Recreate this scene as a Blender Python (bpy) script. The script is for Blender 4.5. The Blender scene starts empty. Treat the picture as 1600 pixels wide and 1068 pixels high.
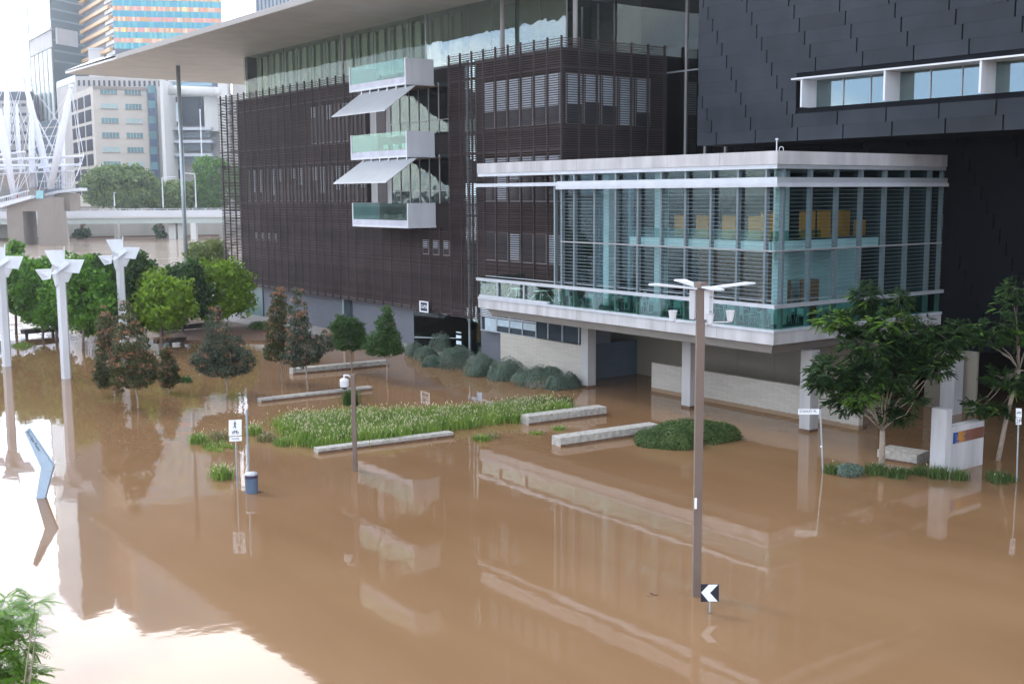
import bpy, math, random
import numpy as np
from mathutils import Vector, Matrix
random.seed(7); rng = np.random.default_rng(11)
R = math.radians
scn = bpy.context.scene
COL = scn.collection

# ------------------------------------------------------------------ camera
# world axes: X runs into the gallery, Y runs along its long front, Z is up, flood water lies at z = 0
FPX = 1800.0; CX, CY = 800.0, 534.0; H = 13.0
def _n(v): return v/np.linalg.norm(v)
def _axes():
    a = _n(np.array([-545-CX, -(312-CY), -FPX])); b = _n(np.array([3198-CX, -(289-CY), -FPX]))
    s = _n(a+b); d = _n(b-a-np.dot(b-a, s)*s)
    X = _n(s+d); Y = _n(s-d)
    return np.array([X, Y, np.cross(X, Y)])
M = _axes()
CAM = np.array([0., 0., H])
cam_d = bpy.data.cameras.new('camera'); cam = bpy.data.objects.new('camera', cam_d); COL.objects.link(cam)
cam_d.sensor_width = 36; cam_d.lens = FPX/1600*36; cam_d.clip_start = 0.5; cam_d.clip_end = 6000
mw = Matrix.Identity(4)
for i in range(3):
    for j in range(3): mw[i][j] = M[i][j]
mw[2][3] = H
cam.matrix_world = mw
scn.camera = cam

# ------------------------------------------------------------------ world, sun, exposure
EF = _n(np.array([-M[0][2], -M[1][2], 0.])); ER = np.array([EF[1], -EF[0], 0.])
SUN_AZ = -0.82*ER + 0.57*EF            # sun stands to the left, a little beyond the gallery
SUN_EL = R(42)
sdir = np.array([*(_n(SUN_AZ)[:2]*math.cos(SUN_EL)), math.sin(SUN_EL)])
scn.view_settings.view_transform = 'Standard'; scn.view_settings.look = 'None'
scn.view_settings.exposure = 0.16; scn.view_settings.gamma = 1.0
w = bpy.data.worlds.new('World'); scn.world = w; w.use_nodes = True
nt = w.node_tree; nt.nodes.clear()
def N(t, **k):
    n = nt.nodes.new(t)
    for a, b in k.items(): setattr(n, a, b)
    return n
out = N('ShaderNodeOutputWorld'); sky = N('ShaderNodeTexSky'); sky.sky_type = 'NISHITA'
sky.sun_disc = False; sky.sun_elevation = SUN_EL
sky.sun_rotation = math.atan2(sdir[0], sdir[1])
bg1 = N('ShaderNodeBackground'); bg1.inputs[1].default_value = 0.12
nt.links.new(sky.outputs[0], bg1.inputs[0])
tc = N('ShaderNodeTexCoord')
nz = N('ShaderNodeTexNoise'); nz.inputs['Scale'].default_value = 2.6; nz.inputs['Detail'].default_value = 6
mp = N('ShaderNodeMapping'); mp.inputs['Scale'].default_value = (1, 1, 2.6)
nt.links.new(tc.outputs['Generated'], mp.inputs[0]); nt.links.new(mp.outputs[0], nz.inputs['Vector'])
cr = N('ShaderNodeValToRGB'); cr.color_ramp.elements[0].position = 0.42; cr.color_ramp.elements[1].position = 0.58
cr.color_ramp.elements[0].color = (0.34, 0.45, 0.68, 1); cr.color_ramp.elements[1].color = (1.0, 0.99, 0.97, 1)
nt.links.new(nz.outputs[0], cr.inputs[0])
# cloud brightness grows towards the part of the sky where the sun stands behind the cloud
dot = N('ShaderNodeVectorMath', operation='DOT_PRODUCT'); nt.links.new(tc.outputs['Generated'], dot.inputs[0])
gd = _n(_n(-0.52*ER+0.85*EF)*math.cos(R(22)) + np.array([0, 0, math.sin(R(22))])); dot.inputs[1].default_value = tuple(gd)
mr = N('ShaderNodeMapRange'); mr.interpolation_type = 'SMOOTHSTEP'
mr.inputs['From Min'].default_value = 0.58; mr.inputs['From Max'].default_value = 0.97
SKY_LO, SKY_HI = 3.1, 7.2
mr.inputs['To Min'].default_value = SKY_LO; mr.inputs['To Max'].default_value = SKY_HI
nt.links.new(dot.outputs['Value'], mr.inputs[0])
# low cloud near the horizon is brighter than the grey deck overhead
sx = N('ShaderNodeSeparateXYZ'); nt.links.new(tc.outputs['Generated'], sx.inputs[0])
hz = N('ShaderNodeMapRange'); hz.inputs['From Min'].default_value = 0.0; hz.inputs['From Max'].default_value = 0.75
hz.inputs['To Min'].default_value = 1.55; hz.inputs['To Max'].default_value = 0.62; nt.links.new(sx.outputs[2], hz.inputs[0])
ml_ = N('ShaderNodeMath', operation='MULTIPLY'); nt.links.new(mr.outputs[0], ml_.inputs[0]); nt.links.new(hz.outputs[0], ml_.inputs[1])
bg2 = N('ShaderNodeBackground'); nt.links.new(cr.outputs[0], bg2.inputs[0]); nt.links.new(ml_.outputs[0], bg2.inputs[1])
mx = N('ShaderNodeMixShader'); mx.inputs[0].default_value = 0.85
nt.links.new(bg1.outputs[0], mx.inputs[1]); nt.links.new(bg2.outputs[0], mx.inputs[2]); nt.links.new(mx.outputs[0], out.inputs[0])
sl = bpy.data.lights.new('sun', 'SUN'); sl.energy = 1.1; sl.angle = R(12); sl.color = (1.0, 0.95, 0.88)
so = bpy.data.objects.new('sun', sl); COL.objects.link(so)
so.rotation_euler = Vector(sdir).to_track_quat('Z', 'Y').to_euler(); so.location = (0, 0, 90)

# ------------------------------------------------------------------ pixel -> place helpers
def ray(x, y): return M@np.array([x-CX, -(y-CY), -FPX])
def onz(x, y, z=0.): r = ray(x, y); return CAM+r*(z-H)/r[2]
def onX(x, y, X): r = ray(x, y); return CAM+r*X/r[0]
def onY(x, y, Y): r = ray(x, y); return CAM+r*Y/r[1]
def at(x, y, P, n=None):
    n = EF if n is None else n
    r = ray(x, y); return CAM+r*np.dot(np.array(P, float)-CAM, n)/np.dot(r, n)
def far(x, y, d): return at(x, y, CAM+EF*d)
def dist(P): return float(np.dot(np.array(P, float)-CAM, EF))

# ------------------------------------------------------------------ materials
def mat(name, col, rough=0.6, metal=0.0, var=0.12, scale=1.5, bump=0.0, spec=0.5, streak=False, detail=5, island=0.0):
    m = bpy.data.materials.new(name); m.use_nodes = True; t = m.node_tree; b = t.nodes['Principled BSDF']
    b.inputs['Roughness'].default_value = rough; b.inputs['Metallic'].default_value = metal
    b.inputs['Specular IOR Level'].default_value = spec
    g = t.nodes.new('ShaderNodeNewGeometry'); mp = t.nodes.new('ShaderNodeMapping')
    mp.inputs['Scale'].default_value = (1, 1, 0.18) if streak else (1, 1, 1)
    t.links.new(g.outputs['Position'], mp.inputs[0])
    n = t.nodes.new('ShaderNodeTexNoise'); n.inputs['Scale'].default_value = scale; n.inputs['Detail'].default_value = detail
    t.links.new(mp.outputs[0], n.inputs['Vector'])
    r = t.nodes.new('ShaderNodeMapRange'); r.inputs['From Min'].default_value = 0.3; r.inputs['From Max'].default_value = 0.7
    r.inputs['To Min'].default_value = 1-var; r.inputs['To Max'].default_value = 1+var
    t.links.new(n.outputs[0], r.inputs[0])
    v = t.nodes.new('ShaderNodeVectorMath'); v.operation = 'SCALE'; v.inputs[0].default_value = col[:3]
    sc_ = r.outputs[0]
    if island:      # every separate panel or slat has its own tone
        i_ = t.nodes.new('ShaderNodeMapRange'); i_.inputs['To Min'].default_value = 1-island; i_.inputs['To Max'].default_value = 1+island
        t.links.new(g.outputs['Random Per Island'], i_.inputs[0]); k_ = t.nodes.new('ShaderNodeMath'); k_.operation = 'MULTIPLY'
        t.links.new(r.outputs[0], k_.inputs[0]); t.links.new(i_.outputs[0], k_.inputs[1]); sc_ = k_.outputs[0]
    t.links.new(sc_, v.inputs['Scale']); t.links.new(v.outputs[0], b.inputs['Base Color'])
    if bump:
        bp = t.nodes.new('ShaderNodeBump'); bp.inputs['Distance'].default_value = bump; bp.inputs['Strength'].default_value = 1
        t.links.new(n.outputs[0], bp.inputs['Height']); t.links.new(bp.outputs[0], b.inputs['Normal'])
    return m
def glass(name, tint=(.7, .8, .78), base=0.06, gain=1.0, rough=0.0, gcol=(.95, 1, 1), wave=0.0):
    m = bpy.data.materials.new(name); m.use_nodes = True; t = m.node_tree; t.nodes.clear()
    o = t.nodes.new('ShaderNodeOutputMaterial'); a = t.nodes.new('ShaderNodeBsdfTransparent'); a.inputs[0].default_value = (*tint, 1)
    g = t.nodes.new('ShaderNodeBsdfGlossy'); g.inputs[0].default_value = (*gcol, 1); g.inputs['Roughness'].default_value = rough
    f = t.nodes.new('ShaderNodeFresnel'); gb = t.nodes.new('ShaderNodeNewGeometry')
    io = t.nodes.new('ShaderNodeMapRange'); io.inputs['To Min'].default_value = 1.5; io.inputs['To Max'].default_value = 1/1.5
    t.links.new(gb.outputs['Backfacing'], io.inputs[0]); t.links.new(io.outputs[0], f.inputs[0])   # same reflectance from both sides of the pane
    mm = t.nodes.new('ShaderNodeMath'); mm.operation = 'MULTIPLY_ADD'; mm.inputs[1].default_value = gain; mm.inputs[2].default_value = base
    mm.use_clamp = True
    x = t.nodes.new('ShaderNodeMixShader'); t.links.new(f.outputs[0], mm.inputs[0]); t.links.new(mm.outputs[0], x.inputs[0])
    if wave:
        ge = t.nodes.new('ShaderNodeNewGeometry'); n = t.nodes.new('ShaderNodeTexNoise'); n.inputs['Scale'].default_value = 0.5
        t.links.new(ge.outputs['Position'], n.inputs['Vector'])
        bp = t.nodes.new('ShaderNodeBump'); bp.inputs['Distance'].default_value = wave
        t.links.new(n.outputs[0], bp.inputs['Height']); t.links.new(bp.outputs[0], g.inputs['Normal'])
    t.links.new(a.outputs[0], x.inputs[1]); t.links.new(g.outputs[0], x.inputs[2]); t.links.new(x.outputs[0], o.inputs[0])
    return m
def leafmat(name, c0, c1, trans=0.35):
    m = bpy.data.materials.new(name); m.use_nodes = True; t = m.node_tree; t.nodes.clear()
    o = t.nodes.new('ShaderNodeOutputMaterial'); g = t.nodes.new('ShaderNodeNewGeometry')
    r = t.nodes.new('ShaderNodeValToRGB'); r.color_ramp.elements[0].color = (*c0, 1); r.color_ramp.elements[1].color = (*c1, 1)
    n = t.nodes.new('ShaderNodeTexNoise'); n.inputs['Scale'].default_value = 0.8; n.inputs['Detail'].default_value = 2
    t.links.new(g.outputs['Position'], n.inputs['Vector'])
    a = t.nodes.new('ShaderNodeMath'); a.operation = 'MULTIPLY_ADD'; a.inputs[1].default_value = 0.6
    t.links.new(g.outputs['Random Per Island'], a.inputs[0])
    s = t.nodes.new('ShaderNodeMapRange'); s.inputs['From Min'].default_value = .35; s.inputs['From Max'].default_value = .65; s.inputs['To Max'].default_value = .4
    t.links.new(n.outputs[0], s.inputs[0]); t.links.new(s.outputs[0], a.inputs[2]); t.links.new(a.outputs[0], r.inputs[0])
    d = t.nodes.new('ShaderNodeBsdfPrincipled'); d.inputs['Roughness'].default_value = .55; d.inputs['Specular IOR Level'].default_value = .35
    tr = t.nodes.new('ShaderNodeBsdfTranslucent'); x = t.nodes.new('ShaderNodeMixShader'); x.inputs[0].default_value = trans
    t.links.new(r.outputs[0], d.inputs['Base Color']); t.links.new(r.outputs[0], tr.inputs[0])
    t.links.new(d.outputs[0], x.inputs[1]); t.links.new(tr.outputs[0], x.inputs[2]); t.links.new(x.outputs[0], o.inputs[0])
    return m
def brick(name, c1, c2, mortar, bw, bh, ms=0.012):
    m = mat(name, c1, .8); t = m.node_tree; b = t.nodes['Principled BSDF']
    g = t.nodes.new('ShaderNodeNewGeometry'); s = t.nodes.new('ShaderNodeSeparateXYZ'); t.links.new(g.outputs['Position'], s.inputs[0])
    ad = t.nodes.new('ShaderNodeMath'); ad.operation = 'ADD'; t.links.new(s.outputs[0], ad.inputs[0]); t.links.new(s.outputs[1], ad.inputs[1])
    c = t.nodes.new('ShaderNodeCombineXYZ'); t.links.new(ad.outputs[0], c.inputs[0]); t.links.new(s.outputs[2], c.inputs[1])
    k = t.nodes.new('ShaderNodeTexBrick'); k.inputs['Scale'].default_value = 1; k.inputs['Brick Width'].default_value = bw; k.inputs['Row Height'].default_value = bh
    k.inputs['Mortar Size'].default_value = ms; k.inputs['Color1'].default_value = (*c1, 1); k.inputs['Color2'].default_value = (*c2, 1); k.inputs['Mortar'].default_value = (*mortar, 1)
    t.links.new(c.outputs[0], k.inputs['Vector']); 
    # silt stain: a brown tide line just above the water
    mr = t.nodes.new('ShaderNodeMapRange'); mr.inputs['From Min'].default_value = 0.16; mr.inputs['From Max'].default_value = 0.22
    nn = t.nodes.new('ShaderNodeTexNoise'); nn.inputs['Scale'].default_value = 3; t.links.new(g.outputs['Position'], nn.inputs['Vector'])
    sb = t.nodes.new('ShaderNodeMath'); sb.operation = 'MULTIPLY_ADD'; sb.inputs[1].default_value = -0.12; t.links.new(nn.outputs[0], sb.inputs[0]); t.links.new(s.outputs[2], sb.inputs[2])
    t.links.new(sb.outputs[0], mr.inputs[0])
    mxn = t.nodes.new('ShaderNodeMix'); mxn.data_type = 'RGBA'; mxn.inputs['A'].default_value = (.27, .19, .12, 1)
    t.links.new(mr.outputs[0], mxn.inputs['Factor']); t.links.new(k.outputs[0], mxn.inputs['B'])
    t.links.new(mxn.outputs['Result'], b.inputs['Base Color'])
    return m

MT = dict(
 concrete=mat('concrete', (.45, .45, .46), .8, var=.2, scale=1.2, bump=.01, streak=True),
 concrete_bench=mat('bench concrete', (.36, .345, .315), .85, var=.3, scale=4, bump=.01),
 bench_dark=mat('dark weathered timber', (.045, .035, .03), .8, var=.3, scale=3),
 column=mat('column concrete', (.40, .40, .40), .8, var=.1, scale=2, streak=True),
 white=mat('white painted metal', (.60, .63, .67), .45, var=.10, scale=1.1, streak=True),
 alu=mat('silver aluminium', (.44, .47, .51), .4, .35, var=.06),
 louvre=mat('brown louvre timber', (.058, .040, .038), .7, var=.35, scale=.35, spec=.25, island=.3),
 fin=mat('dark brown post', (.040, .029, .030), .65, var=.15),
 backing=mat('dark brown cladding', (.024, .017, .018), .8, var=.3, scale=.3, spec=.2),
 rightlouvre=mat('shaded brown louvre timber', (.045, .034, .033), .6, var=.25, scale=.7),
 greywall=mat('grey fibre cement', (.115, .125, .15), .7, var=.08, scale=.6),
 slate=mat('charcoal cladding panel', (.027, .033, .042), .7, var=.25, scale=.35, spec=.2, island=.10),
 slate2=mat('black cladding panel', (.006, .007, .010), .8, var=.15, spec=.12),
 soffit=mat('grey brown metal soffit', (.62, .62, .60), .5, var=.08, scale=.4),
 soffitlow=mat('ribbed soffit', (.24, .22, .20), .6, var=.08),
 rooftop=mat('pale roof metal', (.62, .64, .66), .4, var=.05),
 gate=mat('blue grey gate steel', (.095, .125, .165), .5, var=.1),
 render_wall=mat('beige render', (.26, .235, .19), .8, var=.06, scale=.5),
 pole=mat('brown painted pole', (.155, .115, .095), .5, var=.08),
 galv=mat('galvanised steel', (.36, .42, .45), .4, .5, var=.1),
 black=mat('black sign film', (.012, .012, .03), .5, var=.05),
 signwhite=mat('white sign film', (.80, .84, .88), .5, var=.03),
 ink=mat('sign ink', (.03, .03, .07), .5, var=.02),
 bin=mat('blue grey bin paint', (.085, .13, .20), .5, var=.1),
 sculpt=mat('pale blue steel', (.40, .52, .64), .45, var=.05),
 interior=mat('interior plaster', (.80, .80, .76), .8, var=.05),
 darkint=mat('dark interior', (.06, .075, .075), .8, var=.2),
 floorint=mat('interior floor', (.07, .08, .08), .5, var=.1),
 orange=mat('orange joinery', (.75, .25, .02), .6, var=.08),
 redwood=mat('red brown joinery', (.36, .13, .06), .6, var=.1),
 curtain=mat('pale curtain', (.56, .59, .50), .9, var=.06, scale=2),
 blind=mat('pale blue blind', (.66, .78, .88), .7, var=.1, scale=3),
 frame=mat('grey window frame', (.42, .41, .42), .5, var=.05),
 bark=mat('grey brown bark', (.20, .155, .12), .9, var=.25, scale=6),
 barkpale=mat('pale bark', (.30, .25, .20), .9, var=.2, scale=6),
 paving=mat('grey paving', (.24, .23, .22), .8, var=.12, scale=1.5),
 soil=mat('mulch soil', (.13, .075, .05), .95, var=.4, scale=5),
 awning=mat('silver awning sheet', (.44, .46, .48), .55, var=.05),
 beige=mat('beige precast', (.46, .42, .37), .8, var=.06, scale=.2),
 stone=mat('pale brown precast', (.25, .215, .185), .8, var=.08, scale=.3),
 slabgrey=mat('grey office precast', (.42, .40, .38), .8, var=.08, scale=.2),
 darkglass=mat('dark window glass', (.03, .045, .06), .2, var=.3, scale=.1, spec=.25),
 tealglass=mat('teal window glass', (.10, .22, .24), .2, var=.3, scale=.1, spec=.25),
 citywhite=mat('white tower frame', (.62, .62, .60), .6, var=.04),
 seed=leafmat('pale seed head', (.50, .45, .30), (.66, .60, .44), .3),
)
GL = glass('pavilion glass', (.76, .88, .90), .01, .35, gcol=(.85, 1, .98))
GLB = glass('green balustrade glass', (.62, .80, .77), .015, .45, gcol=(.85, 1, .95))
GLU = glass('upper gallery glass', (.66, .74, .70), .06, .85, gcol=(.95, 1, .98), wave=.02)
GLC = glass('clear upper gallery glass', (.82, .88, .84), .01, .14, gcol=(.95, 1, .98), wave=.01)
GLD = glass('bay window glass', (.30, .40, .38), .02, .6, gcol=(.8, .92, .88), wave=.04)
GLS = glass('strip window glass', (.35, .46, .46), .16, 1.2, gcol=(.85, 1, .98))

# ------------------------------------------------------------------ mesh builder
class MB:
    def __init__(s): s.v = []; s.f = []; s.m = []; s.mi = 0
    def add(s, vs, fs):
        o = len(s.v); s.v += [tuple(map(float, p)) for p in vs]; s.f += [tuple(i+o for i in f) for f in fs]; s.m += [s.mi]*len(fs); return s
    def box(s, x0, x1, y0, y1, z0, z1):
        return s.prism([(x0, y0), (x1, y0), (x1, y1), (x0, y1)], z0, z1)
    def prism(s, pl, z0, z1, zt=None):
        n = len(pl); a = sum(pl[i][0]*pl[(i+1) % n][1]-pl[(i+1) % n][0]*pl[i][1] for i in range(n))
        if a < 0: pl = pl[::-1]
        vs = [(p[0], p[1], z0) for p in pl]+[(p[0], p[1], z1) for p in pl]
        fs = [tuple(range(n))[::-1], tuple(range(n, 2*n))]+[(i, (i+1) % n, n+(i+1) % n, n+i) for i in range(n)]
        return s.add(vs, fs)
    def slab(s, pts, off):
        """closed plate: polygon pts (3d) plus the same shifted by off"""
        n = len(pts); pts = [np.array(p, float) for p in pts]; off = np.array(off, float)
        vs = pts+[p+off for p in pts]
        return s.add(vs, [tuple(range(n))[::-1], tuple(range(n, 2*n))]+[(i, (i+1) % n, n+(i+1) % n, n+i) for i in range(n)])
    def tube(s, p, q, r0, r1=None, n=8, cap=True):
        r1 = r0 if r1 is None else r1; p = np.array(p, float); q = np.array(q, float); d = _n(q-p)
        u = _n(np.cross(d, [0, 0, 1] if abs(d[2]) < .9 else [1, 0, 0])); v = np.cross(d, u); vs = []
        for c, r in ((p, r0), (q, r1)):
            for k in range(n): a = 2*math.pi*k/n; vs.append(c+u*math.cos(a)*r+v*math.sin(a)*r)
        fs = [(k, (k+1) % n, n+(k+1) % n, n+k) for k in range(n)]
        if cap: fs += [tuple(range(n))[::-1], tuple(range(n, 2*n))]
        return s.add(vs, fs)
    def path(s, pts, rs, n=7):
        """one continuous tapered tube through pts"""
        pts = [np.array(p, float) for p in pts]; vs = []; fs = []
        for i, p in enumerate(pts):
            d = _n((pts[min(i+1, len(pts)-1)]-pts[max(i-1, 0)])); u = _n(np.cross(d, [0.31, 0.95, 0.05])); v = np.cross(d, u)
            for k in range(n): a = 2*math.pi*k/n; vs.append(p+u*math.cos(a)*rs[i]+v*math.sin(a)*rs[i])
            if i: o = (i-1)*n; fs += [(o+k, o+(k+1) % n, o+n+(k+1) % n, o+n+k) for k in range(n)]
        e = (len(pts)-1)*n; fs += [tuple(range(n))[::-1], tuple(range(e, e+n))]
        return s.add(vs, fs)
    def lathe(s, c, prof, n=16):
        vs = []; fs = []
        for i, (r, z) in enumerate(prof):
            for k in range(n): a = 2*math.pi*k/n; vs.append((c[0]+r*math.cos(a), c[1]+r*math.sin(a), c[2]+z))
            if i: o = (i-1)*n; fs += [(o+k, o+(k+1) % n, o+n+(k+1) % n, o+n+k) for k in range(n)]
        e = (len(prof)-1)*n; fs += [tuple(range(n))[::-1], tuple(range(e, e+n))]
        return s.add(vs, fs)
    def build(s, name, mats, parent=None, smooth=False, bevel=0, local=False, origin=None):
        if not isinstance(mats, (list, tuple)): mats = [mats]
        o0 = np.zeros(3)
        if parent is not None and not local:
            r = parent
            while r.parent: r = r.parent
            o0 = np.array(r.location)
        elif origin is not None: o0 = np.array(origin, float)
        me = bpy.data.meshes.new(name)
        va = np.array(s.v)-(o0 if (parent is not None and not local) or origin is not None else 0)
        me.from_pydata(va.tolist(), [], s.f)
        for m in mats: me.materials.append(m)
        if len(mats) > 1: me.polygons.foreach_set('material_index', s.m)
        if smooth: me.polygons.foreach_set('use_smooth', [True]*len(s.f))
        me.update()
        ob = bpy.data.objects.new(name, me); COL.objects.link(ob)
        if parent is not None: ob.parent = parent
        elif origin is not None: ob.location = o0
        if bevel:
            b = ob.modifiers.new('bevel', 'BEVEL'); b.width = bevel; b.segments = 2; b.limit_method = 'ANGLE'
        return ob
def tag(o, label=None, cat=None, group=None, kind=None):
    if label: o['label'] = label
    if cat: o['category'] = cat
    if group: o['group'] = group
    if kind: o['kind'] = kind
    return o
def thing(name, label, cat, loc=(0, 0, 0), group=None, rz=0):
    o = bpy.data.objects.new(name, None); COL.objects.link(o); o.location = tuple(map(float, loc)); o.rotation_euler.z = rz
    o.empty_display_size = .3
    return tag(o, label, cat, group)
def kids(o): return [c for c in COL.objects if c.parent == o]
def dup(o, loc=None, rz=None, label=None, group=None, parent=None):
    tree = {}
    for c in COL.objects:
        if c.parent: tree.setdefault(c.parent.name, []).append(c)
    def cp(x, par):
        c = x.copy(); COL.objects.link(c); c.parent = par
        for k in tree.get(x.name, []): cp(k, c)
        return c
    r = cp(o, parent)
    if loc is not None: r.location = tuple(map(float, loc))
    if rz is not None: r.rotation_euler.z = rz
    if label: r['label'] = label
    if group: r['group'] = group
    return r
def quadmesh(name, V, m, parent=None, midx=None, mats=None):
    """V: (n,4,3) array of leaf-sized faces"""
    n = len(V); me = bpy.data.meshes.new(name); o0 = np.zeros(3)
    if parent is not None:
        r = parent
        while r.parent: r = r.parent
        o0 = np.array(r.location)
    me.vertices.add(n*4); me.vertices.foreach_set('co', (V-o0).reshape(-1).astype(np.float32))
    me.loops.add(n*4); me.loops.foreach_set('vertex_index', np.arange(n*4, dtype=np.int32))
    me.polygons.add(n); me.polygons.foreach_set('loop_start', np.arange(0, n*4, 4, dtype=np.int32))
    me.polygons.foreach_set('loop_total', np.full(n, 4, dtype=np.int32))
    for q in (mats or [m]): me.materials.append(q)
    if midx is not None: me.polygons.foreach_set('material_index', midx.astype(np.int32))
    me.update(calc_edges=True)
    ob = bpy.data.objects.new(name, me); COL.objects.link(ob)
    if parent is not None: ob.parent = parent
    return ob
def leaf_quads(C, size, up=0.3, aspect=.5, out=None):
    n = len(C); a = rng.normal(size=(n, 3))
    if out is not None: a = a*0.8+out
    nrm = a+np.array([0, 0, up]); nrm /= np.linalg.norm(nrm, axis=1)[:, None]
    t = rng.normal(size=(n, 3)); t -= nrm*np.sum(t*nrm, 1)[:, None]; t /= np.linalg.norm(t, axis=1)[:, None]
    b = np.cross(nrm, t); L = (size*rng.uniform(.6, 1.3, n))[:, None]
    V = np.stack([C+t*L*.5, C+b*L*.5*aspect-t*L*.05, C-t*L*.5, C-b*L*.5*aspect-t*L*.05], 1)
    return V
def crown_points(lobes, nclump, per, rc):
    """lobes (cx,cy,cz,rx,ry,rz): clumps spread through the lobes, leaves spread in clumps"""
    L = np.array(lobes, float); wgt = L[:, 3]*L[:, 4]*L[:, 5]; wgt = wgt**.75; wgt /= wgt.sum()
    k = rng.choice(len(L), nclump, p=wgt); d = rng.normal(size=(nclump, 3)); d /= np.linalg.norm(d, axis=1)[:, None]
    rr = rng.uniform(.35, 1.0, nclump)**.45
    cc = L[k, :3]+d*rr[:, None]*L[k, 3:]
    rad = rc*rng.uniform(.6, 1.35, nclump)
    q = rng.normal(size=(nclump, per, 3)); q /= np.linalg.norm(q, axis=2)[:, :, None]
    q *= (rng.uniform(.1, 1, (nclump, per))**.5)[:, :, None]
    P = cc[:, None, :]+q*rad[:, None, None]*np.array([1, 1, .75])
    return P.reshape(-1, 3), q.reshape(-1, 3), cc
def text_mesh(s, size, m, parent, origin, ux, uz, name='lettering', depth=.01, align='CENTER', sx=1.0):
    """text lying in the plane spanned by ux (reading direction) and uz (up), origin = centre"""
    cu = bpy.data.curves.new(name, 'FONT'); cu.body = s; cu.size = size; cu.align_x = align; cu.align_y = 'CENTER'; cu.extrude = depth/2
    tmp = bpy.data.objects.new('tmp', cu); COL.objects.link(tmp)
    me = bpy.data.meshes.new_from_object(tmp); bpy.data.objects.remove(tmp); bpy.data.curves.remove(cu)
    r = parent
    while r.parent: r = r.parent
    ux = _n(np.array(ux, float)); uz = _n(np.array(uz, float)); un = np.cross(ux, uz); o = np.array(origin, float)-np.array(r.location)
    for v in me.vertices:
        c = v.co; p = o+ux*c.x*sx+uz*c.y+un*c.z; v.co = tuple(p)
    me.materials.clear(); me.materials.append(m); me.update()
    ob = bpy.data.objects.new(name, me); COL.objects.link(ob); ob.parent = parent
    return ob

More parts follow.
